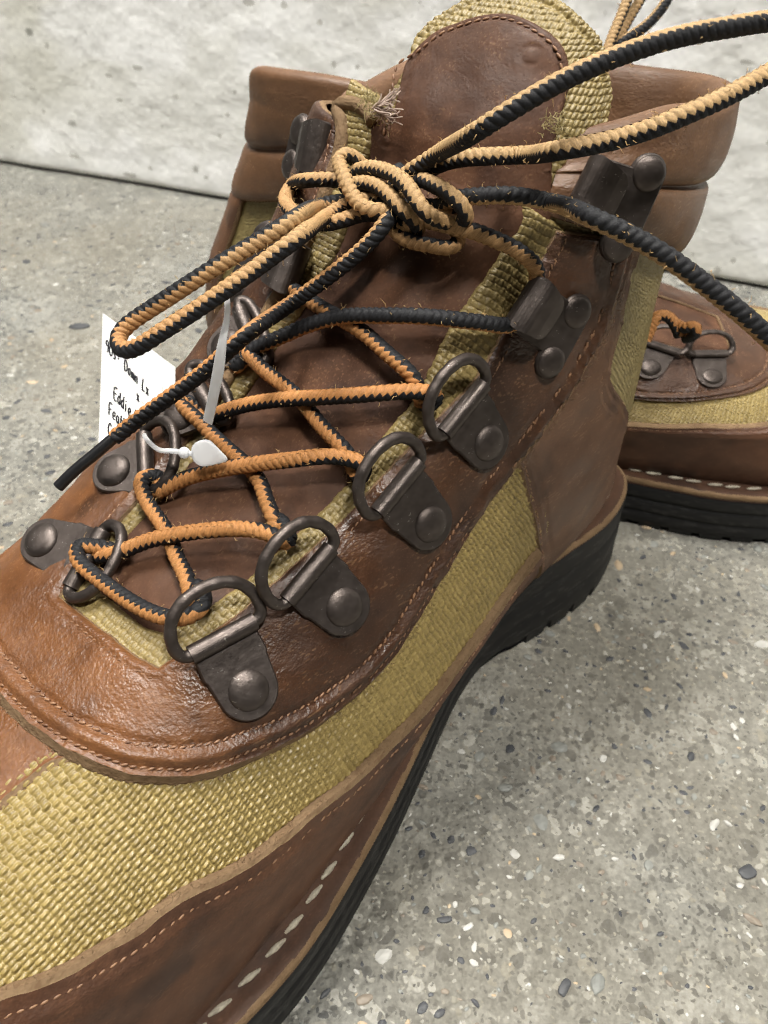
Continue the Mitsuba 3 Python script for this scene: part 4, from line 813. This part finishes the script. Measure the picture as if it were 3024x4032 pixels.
order_ = [('h1r4', 1), ('l3r4', -1), ('l3r2', 1), ('l1r2', -1), ('bar', 1), ('l2r1', -1), ('l2r3', 1), ('l4r3', -1), ('hook_r', -1)]
Pc, Oc = [], []
for nm, dr_ in order_:
    r0_, P0, O0 = PT['LACE'][nm]; Pc += P0[::dr_]; Oc += O0[::dr_]
keep = [0] + [k for k in range(1, len(Pc)) if math.dist(Pc[k], Pc[k - 1]) > .12]
LC = {k: v for k, v in PT['LACE'].items() if k not in dict(order_)}
LC['criss_cross'] = (.2, [Pc[k] for k in keep], [Oc[k] for k in keep])
lace_thing(LC, 'bootlace')
labels['bootlace'] = {'label': 'black and orange braided lace of the foreground boot, tied in a loose bow', 'category': 'shoelace'}
lace_thing(PT['LACE2'], 'bootlace_001', ('tuft1', 'tuft2'))
labels['bootlace_001'] = {'label': 'lace of the boot behind, loops showing at the top right and stubs by its rings', 'category': 'shoelace'}
ag = np.array(PT['aglet_pts'])
av, af = tube(spline(ag, n=24), np.concatenate([np.full(22, .125), [.12, .12, .115]]), 12)
av += .008 * (meshkit.fbm(av * 4, 2)[:, None] - .5)
put('bootlace__aglet', (av, af), 'aglet', 40)

# ------------------------------------------------------------------ paper tag and its plastic fastener
tq = np.array(PT['tag'])      # corners: top-left, top-right, bottom-right, bottom-left
def tag_pt(a, b):
    """a across 0..1, b down 0..1"""
    a, b = np.asarray(a, float)[..., None], np.asarray(b, float)[..., None]
    p = (tq[0] * (1 - a) + tq[1] * a) * (1 - b) + (tq[3] * (1 - a) + tq[2] * a) * b
    n = np.cross(tq[1] - tq[0], tq[3] - tq[0]); n /= np.linalg.norm(n)
    bend = .22 * np.maximum(0, a - .48) + .06 * np.sin(a * 5 + b * 2)
    return p + n * bend
aa, bb = np.meshgrid(np.linspace(0, 1, 30), np.linspace(0, 1, 40), indexing='ij')
g1 = tag_pt(aa, bb).reshape(-1, 3)
tn_ = np.cross(tq[1] - tq[0], tq[3] - tq[0]); tn_ /= np.linalg.norm(tn_)
if tn_ @ (np.array([24.7, 12.2, 22.2]) - tq[0]) < 0: tn_ = -tn_
put('price_tag', (np.concatenate([g1, g1 - tn_ * .03]), np.concatenate([grid_faces(30, 40), grid_faces(30, 40)[:, ::-1] + 1200])), 'paper', 60)
labels['price_tag'] = {'label': 'white paper tag with handwriting, tucked beside the left of the boot', 'category': 'tag'}
GLY = {'9': [[(.6, .75), (.35, 1), (.1, .8), (.2, .55), (.5, .6), (.6, .9), (.55, .4), (.45, 0)]], '0': [[(.3, 1), (.05, .6), (.15, .05), (.4, 0), (.6, .4), (.5, .9), (.3, 1)]],
 's': [[(.5, .6), (.25, .65), (.1, .5), (.4, .3), (.35, .05), (.05, .05)]], '.': [[(.2, .45), (.3, .4), (.25, .35)]], 'D': [[(.1, 0), (.12, 1), (.5, .8), (.6, .4), (.4, .05), (.1, 0)]],
 'o': [[(.3, .6), (.08, .35), (.25, 0), (.5, .2), (.45, .55), (.3, .6)]], 'm': [[(.05, 0), (.08, .6), (.1, .45), (.28, .6), (.32, 0), (.33, .45), (.52, .6), (.6, 0)]], 'n': [[(.1, 0), (.1, .6), (.14, .4), (.4, .6), (.5, 0)]],
 'L': [[(.15, 1), (.1, 0), (.55, .05)]], 'x': [[(.1, .6), (.5, 0)], [(.5, .6), (.1, 0)]], 'E': [[(.6, 1), (.1, .95), (.08, 0), (.6, .02)], [(.1, .5), (.45, .52)]],
 'd': [[(.45, .5), (.2, .6), (.08, .2), (.3, 0), (.48, .3)], [(.52, 1), (.5, 0)]], 'i': [[(.25, .6), (.25, 0)], [(.25, .85), (.28, .8)]], 'e': [[(.1, .3), (.5, .35), (.4, .6), (.15, .5), (.1, .15), (.3, 0), (.55, .1)]],
 'B': [[(.1, 0), (.12, 1), (.5, .85), (.45, .55), (.12, .5), (.55, .35), (.5, .05), (.1, 0)]], 'F': [[(.6, 1), (.1, .97), (.1, 0)], [(.1, .5), (.45, .5)]], 'a': [[(.5, .55), (.2, .6), (.08, .2), (.3, 0), (.48, .3), (.5, .6), (.55, 0)]],
 't': [[(.3, .95), (.28, .05), (.45, 0)], [(.1, .62), (.5, .62)]], 'h': [[(.12, 1), (.1, 0)], [(.1, .4), (.35, .6), (.48, 0)]], 'r': [[(.12, .6), (.1, 0)], [(.1, .4), (.3, .62), (.5, .55)]], 'C': [[(.6, .85), (.35, 1), (.08, .6), (.15, .1), (.45, 0), (.62, .15)]],
 '/': [[(.1, -.1), (.5, 1.05)]], '8': [[(.5, .85), (.25, 1), (.12, .75), (.5, .35), (.45, .02), (.15, .05), (.1, .3), (.5, .8)]]}
def write(txt, a0, b0, size, slope=0.0, adv=.72, aspect=.62):
    out = []
    for k, ch in enumerate(txt):
        for st in GLY.get(ch, []):
            q = spline(np.array(st), n=16) if len(st) > 2 else np.linspace(st[0], st[1], 6)
            x = a0 + (k * adv + q[:, 0]) * size * aspect; y = b0 - q[:, 1] * size * .62 + slope * (x - a0)
            out.append(tube(tag_pt(x, y) + tn_ * .012, .017, 6))
    return out
ink = write('90s. Domn Lx', .05, .20, .105, .12, adv=.8) + write('x', .50, .345, .10, .12) + write('Eddie B', .18, .44, .115, .12) + write('Feathe', .12, .55, .115, .12) + write('Cam', .12, .665, .115, .12) + write('9/x 8', .46, .80, .10, .12)
n = put('price_tag__handwriting', join(ink), 'ink', True); labels[n] = {'kind': 'stuff'}

fs = np.array(PT['fast']); wd = np.interp(np.arange(len(fs)), [0, 1, 2, 3, 4, 5, 6], [.05, .055, .06, .075, .105, .105, .105])
fq = spline(np.c_[fs, wd], n=60); P_, wdt = fq[:, :3], fq[:, 3]
side = np.cross(frames(P_), np.array([24.7, 12.15, 22.2]) - P_); side /= np.linalg.norm(side, axis=1, keepdims=True)
nv = np.cross(side, frames(P_)); nv *= np.sign(nv @ np.array([.5, .4, .6]))[:, None]; nv = nv + np.array([0, 0, .9]); tf0 = frames(P_); nv -= tf0 * (nv * tf0).sum(1, keepdims=True); nv /= np.linalg.norm(nv, axis=1, keepdims=True); side = np.cross(tf0, nv)
ring_ = np.array([(-1, -.35), (-1, .35), (-.8, .5), (.8, .5), (1, .35), (1, -.35), (.8, -.5), (-.8, -.5)])
fv = (P_[:, None] + wdt[:, None, None] * (ring_[None, :, :1] * side[:, None] + ring_[None, :, 1:] * .6 * nv[:, None])).reshape(-1, 3)
put('tag_fastener', (fv, grid_faces(60, 8, True)), 'plastic', 40)
labels['tag_fastener'] = {'label': 'translucent white plastic tag fastener standing up between the laces', 'category': 'fastener'}
pd = np.array(PT['paddle']); c0 = pd.mean(0); 
pn = np.array([24.7, 12.15, 22.2]) - c0; pn /= np.linalg.norm(pn)
pd = spline(pd, n=40, closed=True); pdl = hull(np.concatenate([pd * .96 + c0 * .04 + pn * .05, pd + pn * .02, pd - pn * .03]))
pv, pf_ = mmesh(pdl, .1); put('tag_fastener__head', (pv, pf_), 'plastic', 40)
b0 = np.array(PT['ball'])[0]; ic = trimesh.creation.icosphere(subdivisions=2, radius=.125)
put('tag_fastener__stop', (ic.vertices + b0, ic.faces), 'plastic', True)
tv, tf_ = tube(spline(np.array(PT['filament']), n=30), np.linspace(.06, .05, 31), 8); put('tag_fastener__filament', (tv, tf_), 'plastic', True)

# frayed threads at the left stay's top and the cut binding on the right
def tuft(root, dirs, n, length, rad, seed, spread=.35):
    r_ = np.random.default_rng(seed); out = []
    for k in range(n):
        d = np.array(dirs[k % len(dirs)], float) + r_.normal(size=3) * spread * .6; d /= np.linalg.norm(d)
        a = np.array(root) + r_.normal(size=3) * .10; L = length * r_.uniform(.6, 1.1)
        q = np.array([a, a + d * L * .5 + r_.normal(size=3) * .05, a + d * L + r_.normal(size=3) * .10])
        out.append(tube(spline(q, n=6), np.linspace(rad, rad * .5, 7), 4))
    return join(out)
fy = np.array(PT['fray'])
def bundle(a, b, n, rad, seed, wob=.05):
    r_ = np.random.default_rng(seed); out = []
    ax = b - a; L = np.linalg.norm(ax)
    for k in range(n):
        o = r_.normal(size=3) * .045; q = [a + o]
        for t in (.35, .7, 1.0): q.append(a + ax * t * r_.uniform(.85, 1.05) + o * (1 + t * 1.2) + r_.normal(size=3) * wob * t)
        out.append(tube(spline(np.array(q), n=8), np.linspace(rad, rad * .8, 9), 5))
    return join(out)
n = put('hiking_boot__frayed_threads', join([bundle(fy[0], fy[1], 16, .02, 1), bundle(fy[0], fy[2], 16, .02, 2), bundle(fy[0] - [0, 0, .1], fy[2] - [0, .1, .25], 10, .018, 3)]), 'thread_grey', True); labels[n] = {'kind': 'stuff'}
n = put('hiking_boot__frayed_cloth', join([tuft(p, [(.6, .6, .6), (.2, -.5, .6), (.6, .3, -.2), (.5, .2, .1)], 60, .07, .008, 5 + k, 1.2) for k, p in enumerate(fy[3:6])]), 'fray', True); labels[n] = {'kind': 'stuff'}

# ------------------------------------------------------------------ floor, pebbles, wall
fx, fy_ = np.meshgrid(np.linspace(-60, 80, 281), np.linspace(-130, 80, 421), indexing='ij')
fz = .10 * (meshkit.fbm(np.stack([fx * .35, fy_ * .35, fx * 0], -1), 2) - .62)
put('floor', (np.stack([fx, fy_, fz], -1).reshape(-1, 3), grid_faces(281, 421)), 'concrete', True)
labels['floor'] = {'kind': 'structure', 'label': 'grey worn concrete floor with exposed pebbles'}
# wall
wp, wd_ = np.array([-15.5, -36.6]), np.array([-.3306, .9438]); wn = np.array([.9438, .3306])
a_, z_ = np.meshgrid(np.linspace(-23.2, 90, 120), np.concatenate([np.linspace(-1, 1.5, 40), np.linspace(1.7, 130, 140)]), indexing='ij')
dz = .5 * (meshkit.fbm(np.stack([a_ * .09, z_ * .09, a_ * 0 + 3], -1), 4) - .5) - 1.0 * np.exp(-np.clip(z_ + .0, 0, 9) / .16)
W = np.stack([wp[0] + wd_[0] * a_ + wn[0] * dz, wp[1] + wd_[1] * a_ + wn[1] * dz, z_], -1)
put('wall', (W.reshape(-1, 3), grid_faces(120, 180)), 'wall_concrete', True)
labels['wall'] = {'label': 'pale stained concrete wall behind the boots', 'category': 'wall'}
b_, z2 = np.meshgrid(np.linspace(-.2, 5, 20), np.linspace(-1, 60, 60), indexing='ij')
dz = .4 * (meshkit.fbm(np.stack([b_ * .2, z2 * .2, b_ * 0 + 8], -1), 4) - .5)
cp = wp + wd_ * -23.0
W2 = np.stack([cp[0] + wn[0] * b_ + wd_[0] * dz, cp[1] + wn[1] * b_ + wd_[1] * dz, z2], -1)
put('wall_001', (W2.reshape(-1, 3), grid_faces(20, 60)), 'wall_concrete', True)
labels['wall_001'] = {'label': 'return of the concrete wall at the left corner', 'category': 'wall'}

# pebbles set in the concrete
peb = []
IC1 = trimesh.creation.icosphere(subdivisions=1)
for k in range(9):
    ic = trimesh.creation.icosphere(subdivisions=2); v = ic.vertices * [1, .72, .5]
    v = v * (1 + .7 * (meshkit.fbm(ic.vertices * 1.5 + 10 * k, 2)[:, None] - .5)); peb.append((v, ic.faces))
r_ = np.random.default_rng(41)
kinds = ['dark'] * 12 + ['pale'] * 5 + ['grey'] * 9 + ['tan'] * 2 + ['brown'] * 5
taken, count = [], 0
def view_xy(X):
    R_ = RMC @ (np.asarray(X) - CC); return R_[0] / R_[2], R_[1] / R_[2], R_[2]
CC = np.array([24.718, 12.152, 22.221]); RMC = np.array([[-0.65667, 0.75405, 0.01397], [0.47562, 0.42843, -0.76827], [-0.58529, -0.49785, -0.63998]])
spots = []
for _ in range(20000):
    x, y = r_.uniform(-30, 26), r_.uniform(-50, 40)
    a, b, d = view_xy([x, y, 0])
    if d < 5 or abs(a) > .58 or abs(b) > .74: continue
    spots.append((x, y, d))
small = []
for x, y, d in spots:
    size = r_.lognormal(math.log(.105), .5)
    if shapely.contains_xy(shapely.Polygon(ol), x, y): continue
    if taken and np.min(np.hypot(*(np.array(taken)[:, :2] - [x, y]).T) - np.array(taken)[:, 2]) < size * 1.2: continue
    taken.append((x, y, size))
    if len(taken) > 4600: break
for _ in range(14000):
    x, y = r_.uniform(-26, 24), r_.uniform(-34, 34)
    a, b, d = view_xy([x, y, 0])
    if d < 5 or abs(a) > .58 or abs(b) > .74: continue
    small.append((x, y, r_.uniform(.03, .075)))
order = sorted(taken, key=lambda t: -t[2] / math.dist((t[0], t[1], 0), CC))
zfi = RegularGridInterpolator((np.linspace(-60, 80, 281), np.linspace(-130, 80, 421)), fz)
zf = lambda x, y: float(zfi([[x, y]])[0])
bins = {}
for k, (x, y, size) in enumerate(order + small[:6400]):
    v, f_ = peb[k % 9]; an = r_.uniform(0, 6.28); c, s = math.cos(an), math.sin(an)
    kind = kinds[r_.integers(len(kinds))]; sq = r_.uniform(.55, 1.1)
    vv = np.stack([x + size * (v[:, 0] * c - v[:, 1] * sq * s), y + size * (v[:, 0] * s + v[:, 1] * sq * c), zf(x, y) + size * (v[:, 2] * .55 - r_.uniform(-.06, .10))], 1)
    if k < 280: put('floor__pebble', (vv, f_), 'pebble_' + kind, True)
    else: bins.setdefault(kind, []).append((vv[:42], IC1.faces))
for kind, ms in bins.items():
    n = put('floor__gravel', join(ms), 'pebble_' + kind, True); labels[n] = {'kind': 'stuff'}
print('entries', len(scene))
